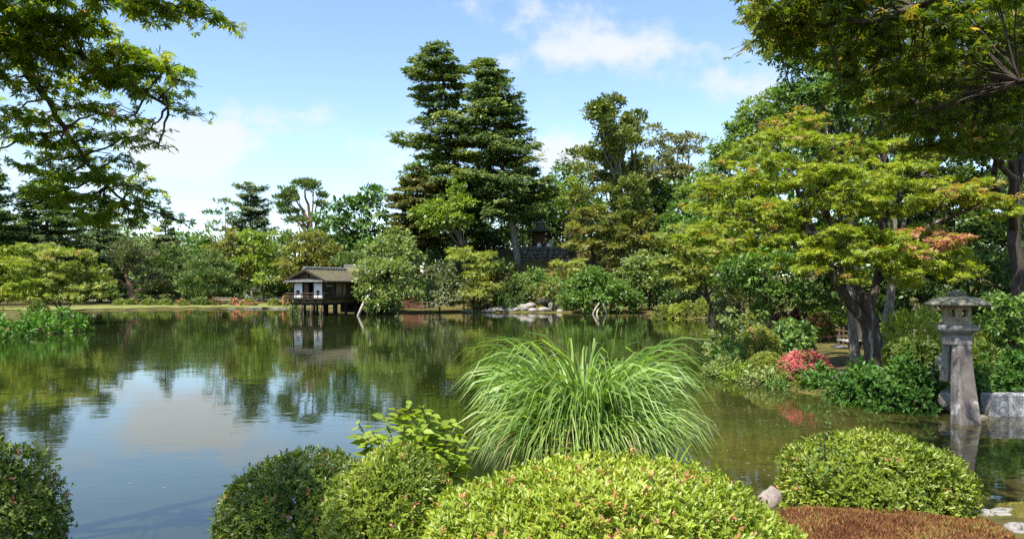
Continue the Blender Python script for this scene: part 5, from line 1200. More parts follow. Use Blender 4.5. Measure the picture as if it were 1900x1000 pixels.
# ------------------------------------------------------------------ the big yellow-green maple
def big_maple():
    Y = 21.3
    base = at(1622, 694, Y)
    root = thing('japanese_maple', 'big spreading yellow-green maple with orange-tipped layers and dark forked trunk', 'tree', (base[0], Y, gz(base[0], Y)))
    off = root_off(root)
    pads = [(1455, 228, 40, 9, 1.5, 'r'), (1500, 222, 44, 9, 2, 'r'), (1420, 262, 40, 9, 1, 0), (1480, 258, 60, 11, 0, 0), (1550, 262, 50, 10, 1.5, 0), (1600, 285, 50, 10, 1, 0), (1370, 300, 40, 9, 0, 0), (1430, 300, 60, 11, -1, 0), (1510, 300, 60, 11, 1, 0),
            (1560, 320, 60, 11, -1.2, 0), (1640, 300, 56, 10, .6, 'o'), (1700, 285, 60, 9, 1.5, 0), (1770, 272, 46, 8, 2, 0), (1330, 335, 40, 9, 0, 'o'), (1390, 345, 60, 12, -1, 0), (1470, 345, 60, 12, 0, 0), (1540, 355, 50, 11, 1, 0), (1620, 345, 60, 11, -1, 0), (1690, 335, 60, 10, 0, 0), (1745, 320, 50, 8, 1, 0),
            (1310, 380, 44, 10, .5, 0), (1370, 390, 60, 12, -.5, 'o'), (1440, 385, 60, 12, -1.5, 0), (1520, 395, 60, 12, 0, 0), (1590, 395, 50, 11, 1.3, 0), (1660, 385, 60, 11, 1, 0), (1730, 378, 60, 10, 0, 0), (1790, 352, 50, 8, .5, 'r'), (1830, 372, 58, 8, 0, 'r'), (1760, 365, 44, 8, -.6, 'r'), (1860, 388, 36, 7, .8, 0),
            (1480, 440, 50, 12, -1.5, 0), (1560, 440, 60, 12, -2, 0), (1640, 435, 60, 12, -1, 0), (1710, 425, 50, 9, .6, 0), (1720, 449, 46, 5.5, -1, 'p'), (1765, 452, 42, 5.5, -.8, 'p'), (1690, 452, 26, 6, -.8, 'p'),
            (1530, 470, 56, 11, -2.2, 0), (1600, 475, 60, 11, -2, 0), (1670, 480, 60, 11, -1, 0), (1740, 478, 60, 10, -.5, 0), (1790, 490, 40, 8, 0, 0), (1700, 505, 60, 9, -1, 0), (1760, 510, 36, 7, -.5, 0), (1500, 500, 50, 9, -1.8, 0), (1580, 505, 30, 8, -2.5, 0), (1450, 405, 60, 11, -2.5, 0), (1600, 370, 60, 11, -2.2, 0), (1500, 330, 50, 10, -2.2, 0)]
    geo = [[], [], [], [], []]; cents = []
    for px, py, rx, ry, dy, ac in pads:
        dy = max(dy, -1.3) + max(0, 1520 - px) / 80
        L = lobes3([(px + rx * .55 * math.cos(q_) + R.normal(0, 6), py + R.normal(0, 9), rx * R.uniform(.45, .7), ry * R.uniform(1.0, 1.6), dy + .8 * math.sin(q_)) for q_ in R.uniform(0, 6.28) + np.array((0, 1.57, 3.14, 4.71))], Y, .9)
        n = int(math.pi * rx * 34 * .20)
        acc, ap = {'r': ('rust', .45), 'o': ('rust', .16), 'p': ('red', .9), 0: ('rust', .015)}[ac]
        P, D, N, S, T, cl = crown(L, n, 10 * Y / FOC, .34, (.55, .75, .6), -.35, pal=PAL['maple'], accent=PAL[acc], acc_p=ap, size=7.0 * Y / FOC, cshell=(.3, 1.1), under=.6)
        for a_, b_ in zip(geo, (P, D, N, S, T)): a_.append(b_)
        cents += [l[:3] for l in L]
    geo = tuple(np.concatenate(a_) for a_ in geo)
    leafmesh('crown', root, geo, T_STAR, leaf_mat(.5, .32, .36))
    def W_(px, py, dy=0): return at(px, py, Y + dy + max(0, 1520 - px) / 80) - off
    tr = MB()
    def limb(pts, r0, r1, k=9):
        pts = np.array(pts); n = len(pts); f = np.linspace(0, n - 1, n * 4)
        # smooth through the points
        pp = np.stack([np.interp(f, np.arange(n), pts[:, j]) for j in range(3)], 1)
        for _ in range(3): pp[1:-1] = (pp[:-2] + pp[1:-1] * 2 + pp[2:]) / 4
        rr = np.linspace(r0, r1, len(pp)) * (1 + .06 * np.sin(np.arange(len(pp)) * 1.9))
        tr.tube(pp, rr, k); return pp
    skel = []
    t0 = limb([W_(1624, 705), W_(1622, 660), W_(1616, 610), W_(1606, 570), W_(1600, 545)], .28, .22, 12)
    for a_ in range(5):   # root flare
        an = a_ * 1.26 + .3; tr.tube([W_(1622, 655), W_(1622, 680) + (math.cos(an) * .20, math.sin(an) * .20, 0), W_(1622, 700) + (math.cos(an) * .42, math.sin(an) * .42, -.1)], [.12, .10, .03], 7)
    skel += [limb([W_(1610, 600), W_(1580, 568, -.2), W_(1556, 530, -.5), W_(1536, 492, -.6), W_(1520, 450, -.5), W_(1500, 410, 0), W_(1485, 372, .4)], .16, .06),
             limb([W_(1602, 560), W_(1590, 525, .4), W_(1572, 492, .6), W_(1560, 450, .5), W_(1545, 420, .3), W_(1530, 385, .2), W_(1500, 330, .5), W_(1455, 290, .8), W_(1420, 255, 1)], .14, .035),
             limb([W_(1612, 575), W_(1628, 520, .2), W_(1634, 470, .4), W_(1636, 420, .6), W_(1655, 380, .8), W_(1656, 340, 1), W_(1640, 300, 1)], .13, .035),
             limb([W_(1536, 492, -.6), W_(1490, 462, -1), W_(1450, 440, -1.2), W_(1400, 410, -1.2), W_(1350, 400, -.8)], .09, .02),
             limb([W_(1520, 450, -.5), W_(1470, 400, -.6), W_(1420, 370, -.4), W_(1360, 345, 0)], .09, .025),
             limb([W_(1634, 470, .4), W_(1690, 440, .2), W_(1750, 405, .2), W_(1830, 380, .2)], .09, .025),
             limb([W_(1628, 520, .2), W_(1690, 490, -.6), W_(1750, 485, -.5)], .08, .025),
             limb([W_(1636, 420, .6), W_(1625, 390, .6), W_(1612, 350, .4), W_(1560, 300, .8)], .08, .025),
             limb([W_(1485, 372, .4), W_(1470, 320, .6), W_(1440, 290, .6), W_(1400, 262, .6)], .07, .02),
             limb([W_(1500, 330, .5), W_(1515, 300, .7), W_(1545, 272, 1.2)], .05, .02),
             limb([W_(1655, 380, .8), W_(1700, 330, 1), W_(1760, 285, 1.8)], .06, .02),
             limb([W_(1400, 410, -1.2), W_(1330, 395, -.2), W_(1290, 392, .8)], .04, .015)]
    pts = np.concatenate(skel)
    for c in cents:
        c = c - off
        s_ = pts[np.argmin(np.linalg.norm(pts - c, axis=1))]
        tr.tube(bend(s_, c, 5, .06), np.linspace(.026, .010, 5), 4, cap=False)
        for _ in range(2):
            e_ = c + R.normal(0, .38, 3) * (1, 1, .12); tr.tube(bend(c, e_, 4, .05), np.linspace(.012, .005, 4), 3, cap=False)
    tr.obj('trunk', M['bark_maple'], root, smooth=True)
big_maple()
# ------------------------------------------------------------------ foreground: bushes
FG = 'clipped azaleas on the near bank'
PAL['withered'] = [(.26, .09, .04), (.42, .18, .09), (.5, .28, .17)]
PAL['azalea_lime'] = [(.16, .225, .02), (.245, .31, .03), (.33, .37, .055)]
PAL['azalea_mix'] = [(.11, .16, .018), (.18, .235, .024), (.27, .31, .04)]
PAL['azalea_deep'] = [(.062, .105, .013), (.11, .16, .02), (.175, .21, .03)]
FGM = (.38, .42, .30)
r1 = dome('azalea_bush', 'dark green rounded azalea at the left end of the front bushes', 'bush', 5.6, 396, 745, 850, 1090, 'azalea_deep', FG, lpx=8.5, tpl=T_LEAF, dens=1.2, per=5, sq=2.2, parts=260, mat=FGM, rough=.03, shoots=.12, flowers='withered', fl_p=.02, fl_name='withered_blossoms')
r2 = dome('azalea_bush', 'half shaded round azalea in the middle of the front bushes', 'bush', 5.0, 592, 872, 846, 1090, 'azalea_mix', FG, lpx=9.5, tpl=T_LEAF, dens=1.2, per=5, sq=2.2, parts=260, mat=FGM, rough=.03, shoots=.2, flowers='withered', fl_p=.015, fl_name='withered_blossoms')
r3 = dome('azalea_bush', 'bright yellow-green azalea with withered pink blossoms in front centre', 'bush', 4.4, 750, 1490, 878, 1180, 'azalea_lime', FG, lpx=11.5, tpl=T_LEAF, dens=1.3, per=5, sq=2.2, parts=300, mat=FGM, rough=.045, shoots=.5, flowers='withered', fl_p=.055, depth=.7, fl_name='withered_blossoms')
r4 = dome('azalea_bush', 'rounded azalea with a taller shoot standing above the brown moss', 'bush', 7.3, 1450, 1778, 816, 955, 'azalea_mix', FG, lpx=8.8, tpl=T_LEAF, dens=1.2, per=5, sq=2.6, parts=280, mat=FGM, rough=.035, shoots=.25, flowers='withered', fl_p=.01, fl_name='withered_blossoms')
r5 = dome('azalea_bush', 'dark azalea overhanging the water in the lower left corner', 'bush', 5.8, -150, 108, 836, 970, 'azalea_deep', FG, lpx=9.5, tpl=T_LEAF, dens=1.25, per=5, sq=2.3, parts=200, mat=FGM, rough=.05, shoots=.2, flowers='withered', fl_p=.02, fl_name='withered_blossoms')
# its stem reaches back to the bank outside the picture
c = root_off(r5); e = np.array((-5.3, 5.2, gz(-5.3, 5.2)))
MB().tube([e - c - (0, 0, .1), (e - c) * .5 + (0, 0, .1), (0, 0, .1)], [.06, .05, .03], 7).obj('stem', M['twig'], r5)

# broad-leaved shoots: rooted stems with opposite leaf pairs
def leafy_stems(name, label, cat, base, stems, pal, L, tpl, mat, parts=300, group=None, pairs=9, pitch=.6, t0=.6):
    root = thing(name, label, cat, base, group)
    off = np.array(base); g = [[], [], [], [], []]; st = MB()
    for tip, r in stems:
        p = bend((R.normal(0, .03), R.normal(0, .03), -.05), np.array(tip) - off, 7, .08, .03); st.tube(p, np.linspace(r, r * .35, 7), 5, cap=False)
        a = R.random() * 3
        for i, t in enumerate(np.linspace(t0, 1.0, pairs)):
            q = np.array([np.interp(t * 6, np.arange(7), p[:, j]) for j in range(3)]); a += 1.57 + R.normal(0, .2)
            for sgn in (0, math.pi):
                d = np.array((math.cos(a + sgn), math.sin(a + sgn), pitch * (t - .75) + R.normal(0, .18)))
                g[0].append(q + off); g[1].append(nrm(d)); g[2].append(nrm(np.array((0, 0, .9)) + R.normal(0, .35, 3) + d * np.array((.7, .7, 0))))
                g[3].append(L * R.uniform(.7, 1.15) * (1 - .35 * (t > .9))); g[4].append(tints(1, PAL[pal], np.array([.25 + .6 * t + R.normal(0, .15)]))[0])
    geo = tuple(np.array(x) for x in g)
    kp = split_parts(root, 'leaf', geo, tpl, leaf_mat(*mat), parts)
    if kp.any(): leafmesh('foliage', root, tuple(x[kp] for x in geo), tpl, leaf_mat(*mat))
    st.obj('stem', M['twig'], root)
    return root
b0 = at(770, 905, 6.3); b0[2] = gz(b0[0], 6.3)
tips = [(at(px, py, 6.3 + dy), .012) for px, py, dy in ((665, 785, .1), (690, 800, -.1), (712, 775, .2), (735, 760, 0), (758, 752, .2), (782, 755, -.1), (800, 770, .1), (820, 790, 0), (842, 785, .2), (700, 812, -.2), (750, 790, -.3), (785, 800, -.3), (825, 815, -.25), (850, 820, 0), (770, 778, .3), (672, 812, 0), (868, 835, 0), (805, 838, -.3), (852, 850, -.2))]
leafy_stems('hydrangea', 'broad-leaved light green hydrangea left of the tall grass', 'plant', b0, tips, 'lime', .16, T_WIDE, (.5, .3, .38), pairs=10)
b1 = at(1520, 870, 7.0); tips = [(at(1537, 784, 7.0), .008), (at(1520, 806, 6.95), .007), (at(1548, 812, 7.05), .007), (at(1570, 835, 6.7), .007), (at(1500, 850, 6.7), .007), (at(1540, 860, 6.6), .007)]
b1[2] = gz(b1[0], 7.0)
leafy_stems('shoot', 'thin leafy shoots growing out of the right front azalea', 'plant', b1, tips, 'green_cool', .07, T_LEAF, (.45, .35, .3), pairs=7)
b2 = at(1040, 880, 6.6); b2[2] = gz(b2[0], 6.6)
leafy_stems('young_plant', 'small leafy plant between tall grass and yellow azalea', 'plant', b2, [(at(px, py, 6.4), .008) for px, py in ((1030, 815), (1052, 800), (1010, 835), (1075, 830), (1042, 838), (1095, 840))], 'lime', .075, T_LEAF, (.45, .35, .35), pairs=7)
b3 = at(470, 905, 5.4); b3[2] = gz(b3[0], 5.4)
leafy_stems('young_plant', 'single pale shoot sticking out of the dark left azalea', 'plant', b3, [(at(452, 868, 5.1), .006), (at(478, 862, 5.15), .006)], 'lime', .06, T_LEAF, (.45, .35, .35), pairs=3)
b4 = at(405, 1000, 5.4); b4[2] = gz(b4[0], 5.4)

# ------------------------------------------------------------------ tall grass clump
def blade_mesh(L, w_, rise, arch, seed, tint, mat):
    """one arching blade in its own xz plane, root at the origin"""
    rg = np.random.default_rng(seed); n = 9; t = np.linspace(0, 1, n)
    ang = math.radians(90 - rise) - math.radians(arch) * t ** 1.9
    # integrate direction
    x = np.concatenate([[0], np.cumsum(np.cos(ang[:-1]))]) * L / (n - 1); z = np.concatenate([[0], np.cumsum(np.sin(ang[:-1]))]) * L / (n - 1)
    y = .04 * L * np.sin(t * 3 + rg.random() * 6) * t
    wd = w_ * np.minimum(1, .35 + t * 4) * np.clip((1 - t) * 2.2, 0.02, 1) ** .8
    tw = rg.normal(0, .7) * t
    V = []
    for i in range(n):
        nrm_ = np.array((-math.sin(ang[i]), 0, math.cos(ang[i]))); s_ = np.array((0, math.cos(tw[i]), 0)) + nrm_ * math.sin(tw[i])
        c = np.array((x[i], y[i], z[i]))
        V += [c - s_ * wd[i] / 2 + nrm_ * wd[i] * .12, c, c + s_ * wd[i] / 2 + nrm_ * wd[i] * .12]
    F = [(i * 3 + j, i * 3 + j + 1, i * 3 + j + 4, i * 3 + j + 3) for i in range(n - 1) for j in (0, 1)]
    return np.array(V), np.array(F)
PAL['grass'] = [(.13, .22, .035), (.20, .31, .075), (.28, .38, .14)]
def grass_clump():
    Y = 7.9; b = at(1080, 880, Y); b[2] = gz(b[0], Y)
    root = thing('grass_clump', 'tall fountain-shaped clump of arching grass at the pond edge', 'grass', b)
    root.scale = (.83, .83, 1.12)
    mat = leaf_mat(.38, .4, .34)
    rg = np.random.default_rng(9)
    sets = []
    for k in range(34):
        rise = rg.uniform(1, 26); L = rg.uniform(1.95, 2.55) * (1.0 if rise < 10 else .80); arch = rg.uniform(130, 180) - rise * .4
        tint = tints(1, PAL['grass'], np.array([rg.random()]))[0] if k % 17 else np.array((.34, .28, .13))
        V, F = blade_mesh(L, rg.uniform(.024, .036), rise, arch, k, tint, mat)
        sets.append((V, F, tint, mesh_np('blade', V, F, mat, tint=np.tile(tint, (len(F), 1)))))
    bigV, bigF, bigT = [], [], []; n = 0; cnt = 0
    for i in range(3000):
        k = rg.integers(34); a = rg.random() * 2 * math.pi; r = rg.random() ** .6 * .36
        o_ = np.array((r * math.cos(a) * 1.15, r * math.sin(a) * .8, -.03)); a2 = a + rg.normal(0, .5); sc = rg.uniform(.65, 1.08)
        front = math.sin(a2) < .35
        if cnt < 300 and front and i % 2:
            o = obj('blade', sets[k][3], root, o_); o.rotation_euler = (0, 0, a2); o.scale = (sc, sc, sc); cnt += 1
        else:
            V, F, tint, _ = sets[k]; cs, sn = math.cos(a2), math.sin(a2)
            V2 = (V * sc) @ np.array([[cs, sn, 0], [-sn, cs, 0], [0, 0, 1]]) + o_
            bigV.append(V2); bigF.append(F + n); n += len(V); bigT.append(np.tile(tint * rg.uniform(.85, 1.15), (len(F), 1)))
    # a few taller upright blades above the clump
    for px, py in ((1105, 598), (1075, 612), (1140, 625), (938, 655), (1010, 640), (1215, 650)):
        tip = at(px, py, Y); L = (tip[2] - b[2]) * 1.12; V, F = blade_mesh(L, .024, 3, 18, px, None, mat)
        dx = tip[0] - b[0]; cs = 1 if dx > 0 else -1
        V2 = V * (cs, 1, 1) + np.array((dx * .75, rg.normal(0, .1), 0)); t_ = tints(1, PAL['lime'], np.array([.6]))[0]
        obj('tall_blade', mesh_np('tall_blade', V2, F, mat, tint=np.tile(t_, (len(F), 1))), root)
    stuff(obj('blades', mesh_np('blades', np.concatenate(bigV), np.concatenate(bigF), mat, tint=np.concatenate(bigT)), root))
grass_clump()
def tuft(label, px, py, Y, angles, L, w_=.02):
    b = at(px, py, Y); root = thing('grass_tuft', label, 'grass', b, 'grass tufts in the yellow azalea')
    for i, (az, rise) in enumerate(angles):
        V, F = blade_mesh(L * R.uniform(.75, 1.1), w_, rise, 22, i + px, None, None)
        o = obj('blade', mesh_np('blade', V, F, leaf_mat(.4, .4, .35), tint=np.tile(tints(1, PAL['lime'], np.array([.5 + .3 * R.random()]))[0], (len(F), 1))), root); o.rotation_euler = (0, 0, math.radians(az))
tuft('fan of broad grass blades above the right side of the yellow azalea', 1245, 905, 4.9, [(180, 50), (170, 25), (0, 55), (10, 20), (190, 10), (20, 8), (100, 20)], .36, .022)
tuft('crossing grass blades in the middle of the yellow azalea', 1050, 955, 4.0, [(0, 45), (180, 15), (160, 55), (270, 40)], .22, .016)
tuft('grass blades at the lower right of the yellow azalea', 1275, 985, 3.95, [(0, 35), (15, 12), (180, 60), (345, 55), (200, 20)], .27, .018)
tuft('grass blade pair right of the lower grass blades', 1330, 985, 4.0, [(0, 40), (180, 35), (20, 60)], .22, .016)
tuft('narrow blades in the middle azalea front', 780, 900, 4.6, [(20, 35), (180, 60), (0, 70)], .16, .012)

# ------------------------------------------------------------------ moss and stones at the lower right
def moss(name, label, outline, h, cols, blade, pal, n, seed):
    """a low cushion over the ground, covered with short moss stalks"""
    rg = np.random.default_rng(seed); O = np.array(outline); c = O.mean(0)
    k = 40; V = []; 
    th = np.linspace(0, 2 * math.pi, len(O), endpoint=False)
    rings = np.linspace(0, 1, 12)
    tt = np.linspace(0, len(O), k, endpoint=False)
    Oc = np.concatenate([O, O[:1]]); ox = np.interp(tt, np.arange(len(O) + 1), Oc[:, 0]); oy = np.interp(tt, np.arange(len(O) + 1), Oc[:, 1])
    for r in rings:
        x = c[0] + (ox - c[0]) * r; y = c[1] + (oy - c[1]) * r
        V.append(np.stack([x, y, ground(x, y) + h * (1 - r ** 2.4) + .012 + .012 * np.sin(x * 6) * np.sin(y * 7) - .05 * (r > .99)], 1))
    V = np.concatenate(V); i = np.arange(12 * k).reshape(12, k)
    F = np.stack([i[:-1], np.roll(i[:-1], -1, 1), np.roll(i[1:], -1, 1), i[1:]], -1).reshape(-1, 4)
    m_ = noise_mat(name + '_cushion', cols, 5.0, bump=.8, bscale=40, bdist=.02)
    o = stuff(obj(name, mesh_np(name, V, F, m_, smooth=True)))
    tag(o, label, 'moss')
    # stalks
    fi = rg.integers(len(F), size=n); 
    A = V[F[:, 0]]; ar = np.linalg.norm(np.cross(V[F[:, 1]] - A, V[F[:, 3]] - A), axis=1) + 1e-9
    fi = rg.choice(len(F), n, p=ar / ar.sum()); u, v = rg.random((n, 1)), rg.random((n, 1))
    P = (V[F[fi, 0]] * (1 - u) + V[F[fi, 1]] * u) * (1 - v) + (V[F[fi, 3]] * (1 - u) + V[F[fi, 2]] * u) * v
    D = nrm(rg.normal(0, .45, (n, 3)) + (0, 0, 1)); N = nrm(rg.normal(0, 1, (n, 3)) + (0, -.8, .3))
    pt = .5 + .35 * np.sin(P[:, 0] * 5 + 2 * np.sin(P[:, 1] * 3)) * np.sin(P[:, 1] * 7 + np.sin(P[:, 0] * 9)) + rg.normal(0, .24, n)
    Vt, Ft, kk = leaf_geo(P, D, N, blade * rg.uniform(.35, 1.4, n), T_NARROW)
    stuff(obj('stalks', mesh_np('stalks', Vt, Ft, leaf_mat(.7, .15, .2), tint=np.repeat(tints(n, PAL[pal], pt), kk, 0)), o))
    return o
PAL['brownmoss'] = [(.075, .026, .012), (.16, .065, .026), (.24, .12, .045), (.22, .18, .05)]; PAL['goldmoss'] = [(.15, .13, .025), (.22, .19, .04), (.28, .25, .06)]
def gp(px, py):
    """point on the ground seen at a pixel"""
    lo = 3.0
    for Y in np.arange(3.2, 14, .05):
        p = at(px, py, Y)
        if p[2] <= gz(p[0], Y): return (p[0], Y)
    return (p[0], Y)
moss('brown_moss', 'reddish brown moss cushion in front of the right azalea', [gp(1430, 958), gp(1500, 948), gp(1650, 944), gp(1790, 950), gp(1850, 975), gp(1900, 1010), gp(1700, 1060), gp(1540, 1060), gp(1470, 990)], .06, [(.09, .03, .012), (.16, .07, .03)], .035, 'brownmoss', 24000, 3)
moss('golden_moss', 'yellow-brown moss strip beside the bright azalea', [gp(1400, 955), gp(1455, 965), gp(1490, 992), gp(1545, 1060), gp(1400, 1060)], .03, [(.14, .12, .03), (.2, .18, .05)], .022, 'goldmoss', 9000, 4)
moss('green_moss', 'olive moss on the bank at the lower right corner', [gp(1830, 942), gp(1900, 938), gp(1980, 945), gp(1980, 962), gp(1890, 962)], .05, [(.10, .10, .03), (.15, .14, .04)], .02, 'goldmoss', 5000, 5)
GSN = 'stones on the near bank'
rock('near_stone', 'pinkish rounded stone between yellow azalea and right azalea', 1432, 930, 46, 50, 7.2, 'stone_pink', .3, GSN, seed=2)
rock('near_stone', 'small pale stone at the right foot of the azalea', 1802, 955, 30, 20, 7.6, 'stone', .5, GSN, seed=1)
rock('near_stone', 'grey stone second from the azalea foot at right', 1832, 955, 34, 22, 7.4, 'stone', 1.2, GSN, seed=3)
rock('near_stone', 'flat mossy stone at the right edge of the bank', 1880, 958, 80, 24, 7.3, 'stone', .2, GSN, seed=4)
rock('near_stone', 'shaded stone in the lower right corner', 1890, 990, 70, 34, 6.2, 'stone', .9, GSN, seed=5)

# ------------------------------------------------------------------ overhanging maples
def overhang(label, base, r0, limbs, pads, pal, leafL, n_per, accent, acc_p, parts=300, thin=.1, spread=.5):
    root = thing('overhanging_maple', label, 'tree', base, 'maples overhanging the picture corners')
    off = np.array(base); tr = MB(); skel = []
    for pts, a, b in limbs:
        pts = np.array(pts) - off; n = len(pts); f = np.linspace(0, n - 1, n * 4)
        pp = np.stack([np.interp(f, np.arange(n), pts[:, j]) for j in range(3)], 1)
        for _ in range(3): pp[1:-1] = (pp[:-2] + pp[1:-1] * 2 + pp[2:]) / 4
        pp[1:-1] += R.normal(0, .02, (len(pp) - 2, 3))
        tr.tube(pp, np.linspace(a, b, len(pp)), 8); skel.append(pp)
    pts = np.concatenate([s_[len(s_) // 4:] for s_ in skel])
    geo = [[], [], [], [], []]
    for px, py, rx, ry, Y, w_ in pads:
        s = Y / FOC; c = at(px, py, Y) - off
        s_ = pts[np.argmin(np.linalg.norm(pts - c, axis=1))]
        tr.tube(bend(s_, c, 6, .05, .04), np.linspace(.014, .006, 6), 5, cap=False)
        tw = max(3, int(rx / 14))
        m = int(n_per * w_ * rx * ry / 1000); per = max(1, m // (tw * 3))
        for _ in range(tw * 3):
            e_ = c + np.array((R.uniform(-1, 1) * rx * s, R.uniform(-1, 1) * spread, R.uniform(-1, 1) * ry * s)); pth = bend(c, e_, 5, .03, .05)
            tr.tube(pth, np.linspace(.006, .002, 5), 3, cap=False)
            t = R.uniform(.15, 1.05, per); q = np.stack([np.interp(t * 4, np.arange(5), pth[:, j]) for j in range(3)], 1)
            q += R.normal(0, leafL * .55, (per, 3)) * (1, 1, .45)
            d = nrm(rdir(per) * (1, 1, .3) + nrm(e_ - c) * .5 + (0, 0, -.35))
            geo[0].append(q + off); geo[1].append(d); geo[2].append(nrm(np.array((0, 0, 1.0)) + R.normal(0, .55, (per, 3)))); geo[3].append(leafL * R.uniform(.65, 1.25, per))
            T = tints(per, PAL[pal], R.normal(.5, .22) + R.normal(0, .15, per))
            k = R.random(per) < acc_p; 
            if k.any(): T[k] = tints(k.sum(), PAL[accent], R.random(k.sum()))
            geo[4].append(T)
    geo = tuple(np.concatenate(x) for x in geo)
    mt = leaf_mat(.5, .28, .56)
    kp = split_parts(root, 'leaf', geo, T_MAPLE, mt, parts)
    leafmesh('crown', root, tuple(x[kp] for x in geo), T_MAPLE, mt)
    tr.obj('trunk', M['bark_dark'], root, smooth=True)
    return root
PAL['maple_shade'] = [(.042, .075, .009), (.08, .12, .013), (.14, .16, .02)]  # leaf colours darkened to carry the deep shade of the right canopy
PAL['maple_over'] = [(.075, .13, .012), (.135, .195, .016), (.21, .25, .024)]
bl = np.array((-7.4, 5.6, gz(-7.4, 5.6)))
def A(px, py, Y): return at(px, py, Y)
limbsL = [([bl - (0, 0, .2), bl + (.2, .1, 1.6), (-6.8, 5.9, 3.6), (-6.6, 6.1, 6.0), (-6.2, 6.4, 8.2)], .2, .09),
          ([(-6.7, 6.0, 5.2), A(-60, -40, 6.4), A(30, 20, 6.6), A(110, 70, 6.8), A(180, 130, 7.0), A(240, 160, 7.2), A(330, 205, 7.3)], .07, .008),
          ([(-6.8, 5.9, 3.9), A(-50, 60, 6.8), A(20, 90, 7.0), A(50, 140, 7.0), A(90, 190, 7.1), A(115, 230, 7.2), A(160, 300, 7.4), A(220, 370, 7.6), A(320, 405, 7.6)], .055, .006),
          ([(-6.5, 6.1, 6.4), A(-40, -160, 6.2), A(120, -60, 6.0), A(220, -10, 6.0), A(300, 15, 6.0), A(400, 25, 6.0)], .05, .006)]
padsL = [(60, 30, 70, 26, 6.4, 1.3), (140, 50, 70, 26, 6.6, 1.2), (30, 80, 60, 24, 6.5, 1.1), (110, 100, 66, 22, 6.8, 1.2), (190, 100, 50, 22, 7.0, 1.2), (230, 95, 40, 22, 7.0, 1.1), (260, 125, 52, 22, 7.2, 1.2), (310, 128, 40, 16, 7.3, 1.1), (200, 140, 50, 20, 7.0, 1.3), (330, 148, 24, 9, 7.3, .8),
         (250, 165, 50, 18, 7.2, 1.1), (310, 185, 34, 10, 7.3, 1), (345, 208, 24, 7, 7.4, 1), (150, 155, 50, 18, 7.1, .9), (60, 120, 60, 24, 6.9, .8), (20, 150, 40, 24, 6.9, .45), (90, 160, 50, 20, 7.0, .6), (30, 205, 40, 14, 7.1, .7), (75, 230, 60, 16, 7.2, .9), (140, 200, 60, 16, 7.2, .7), (190, 210, 50, 14, 7.3, .8), (250, 215, 36, 14, 7.4, .7), (280, 240, 22, 12, 7.4, .6),
         (40, 260, 50, 14, 7.3, .8), (110, 265, 60, 16, 7.4, .9), (180, 255, 50, 16, 7.4, .8), (230, 255, 36, 14, 7.4, .7), (295, 270, 10, 6, 7.4, .5), (150, 295, 50, 14, 7.5, .9), (220, 295, 40, 14, 7.5, .8), (60, 310, 50, 12, 7.5, .7), (110, 325, 60, 18, 7.6, 1.0), (190, 330, 60, 18, 7.6, 1.2), (240, 345, 40, 14, 7.6, 1.1), (90, 360, 50, 18, 7.6, .9), (160, 365, 50, 20, 7.7, 1.1), (220, 380, 50, 18, 7.7, 1.2), (270, 375, 36, 14, 7.7, 1), (180, 405, 60, 14, 7.8, 1), (240, 412, 40, 12, 7.8, .9), (300, 395, 22, 10, 7.7, .8), (335, 410, 20, 5, 7.7, .7), (140, 400, 40, 16, 7.8, .8),
         (240, 5, 50, 14, 6.0, 1.3), (300, 10, 46, 14, 6.0, 1.1), (350, 12, 36, 14, 6.0, 1.2), (395, 24, 24, 14, 6.0, 1.2), (180, -20, 60, 24, 6.1, 1.2), (90, -30, 80, 30, 6.3, 1.2), (300, -40, 90, 30, 6.0, 1), (-40, 60, 50, 60, 6.4, 1), (-60, 180, 60, 60, 6.9, .8), (-60, 300, 60, 50, 7.2, .8), (-20, 0, 60, 40, 6.2, 1)]
rq = np.random.default_rng(21)
for _ in range(26):      # the crown goes on overhead, outside the picture
    x_, y_, z_ = rq.uniform(-6.4, -3.0), rq.uniform(1.4, 3.5), rq.uniform(6.0, 7.2)
    padsL.append((CX + x_ / y_ * FOC, HY - (z_ - EYE) / y_ * FOC, .5 * FOC / y_, .12 * FOC / y_, y_, .05))
overhang('maple branches hanging in from the upper left corner', bl, .2, limbsL, padsL, 'maple_over', .085, 130, 'red', .004, spread=.5)
br = np.array((7.0, 5.4, gz(7.0, 5.4)))
limbsR = [([br - (0, 0, .2), br + (-.1, .1, 1.8), (6.5, 5.8, 4.2), (6.0, 6.0, 6.0), (5.2, 6.2, 7.4)], .24, .1),
          ([(6.5, 5.8, 4.0), A(1960, 130, 7.5), A(1860, 165, 9.2), A(1780, 180, 9.8), A(1700, 215, 10.2), A(1640, 245, 10.4)], .05, .01),
          ([(6.1, 6.0, 5.8), A(1940, -120, 6.6), A(1800, -40, 7.4), A(1680, 30, 7.8), A(1560, 50, 7.0), A(1450, 40, 7.0), A(1400, 55, 7.0)], .05, .008),
          ([(5.9, 6.0, 6.2), A(1880, -100, 6.4), A(1720, -40, 6.2), A(1600, -5, 6.0), A(1480, -10, 5.8)], .06, .008)]
padsR = []
rg_ = np.random.default_rng(77)
edge = [(0, 1385), (40, 1400), (75, 1400), (90, 1420), (110, 1530), (160, 1540), (200, 1590), (240, 1640), (275, 1690)]
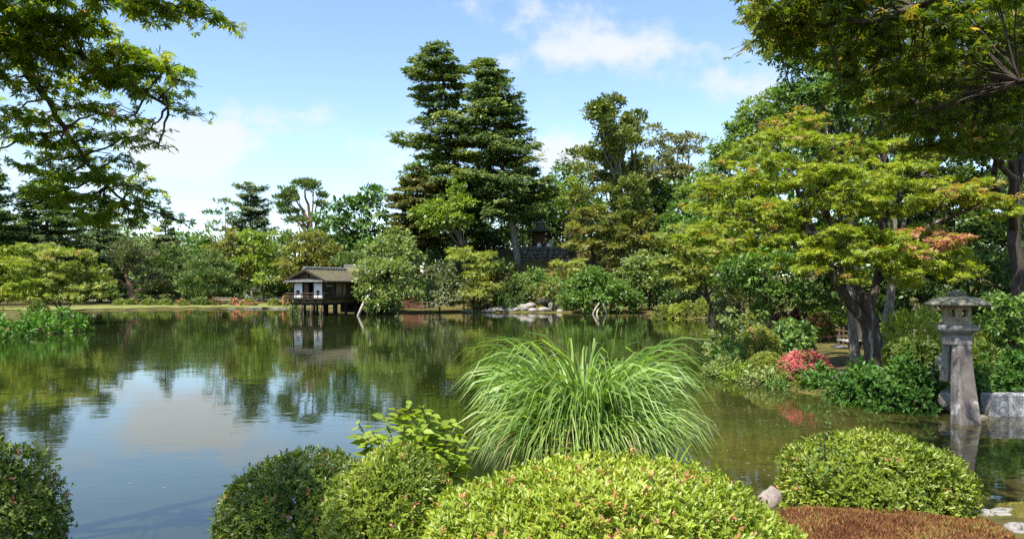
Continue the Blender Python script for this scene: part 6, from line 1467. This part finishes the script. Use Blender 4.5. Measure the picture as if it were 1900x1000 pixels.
for py in range(-40, 290, 24):
    xl = np.interp(py, [e_[0] for e_ in edge], [e_[1] for e_ in edge]); x = xl + 34
    while x < 1960:
        inner = (x - xl) / 200
        padsR.append((x + rg_.uniform(-12, 12), py + rg_.uniform(-9, 9), 44, 15, float(np.clip(6.4 + inner * 1.0 + py * .011 + rg_.uniform(-.6, .6), 5.2, 10.5)), 1.15 + .25 * (inner > .3)))
        x += 52
for _ in range(46):
    x_, y_ = rg_.uniform(1640, 1930), rg_.uniform(0, 215); padsR.append((x_, y_, 46, 15, rg_.uniform(10.5, 14), 1.0))
padsR += [(1405, 72, 22, 8, 7.0, 1), (1430, 20, 40, 18, 6.8, 1.2), (1440, 60, 34, 14, 7.0, 1.1), (1480, 30, 40, 18, 6.8, 1.2), (1560, 170, 30, 12, 7.2, 1), (1620, 250, 40, 12, 9, 1), (1700, 270, 50, 12, 9.5, 1)]
for x in range(1560, 1960, 60):
    for y_ in (-110, -170): padsR.append((x, y_, 60, 30, 6.0 + rg_.uniform(-.5, .8), 1.1))
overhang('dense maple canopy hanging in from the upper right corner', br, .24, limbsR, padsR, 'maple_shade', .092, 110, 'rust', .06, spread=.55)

# specks of pollen, petals and leaves floating on the pond
def floating():
    n = 420; rg = np.random.default_rng(8)
    Yw = rg.uniform(9.5, 26, n); px = np.where(rg.random(n) < .7, rg.uniform(1290, 1900, n), rg.uniform(0, 1300, n)); X = (px - CX) / FOC * Yw
    ok = pond_dist(X, Yw) < -.15; X, Yw = X[ok], Yw[ok]; n = len(X)
    P = np.stack([X, Yw, np.full(n, .004)], 1); a = rg.random(n) * 6.28
    D = np.stack([np.cos(a), np.sin(a), a * 0], 1); N = np.tile((0, 0, 1.0), (n, 1)) + rg.normal(0, .03, (n, 3))
    V, F, k = leaf_geo(P, D, N, rg.uniform(.02, .05, n), T_RH)
    V[:, 2] = np.maximum(V[:, 2], .003)
    o = stuff(obj('floating_leaves', mesh_np('floating_leaves', V, F, leaf_mat(.6, .2, .1), tint=tints(n, [(.2, .19, .12), (.4, .38, .28)], rg.random(n)))))
    tag(o, 'scattered petals and leaves floating on the near water', 'floating leaves')
floating()
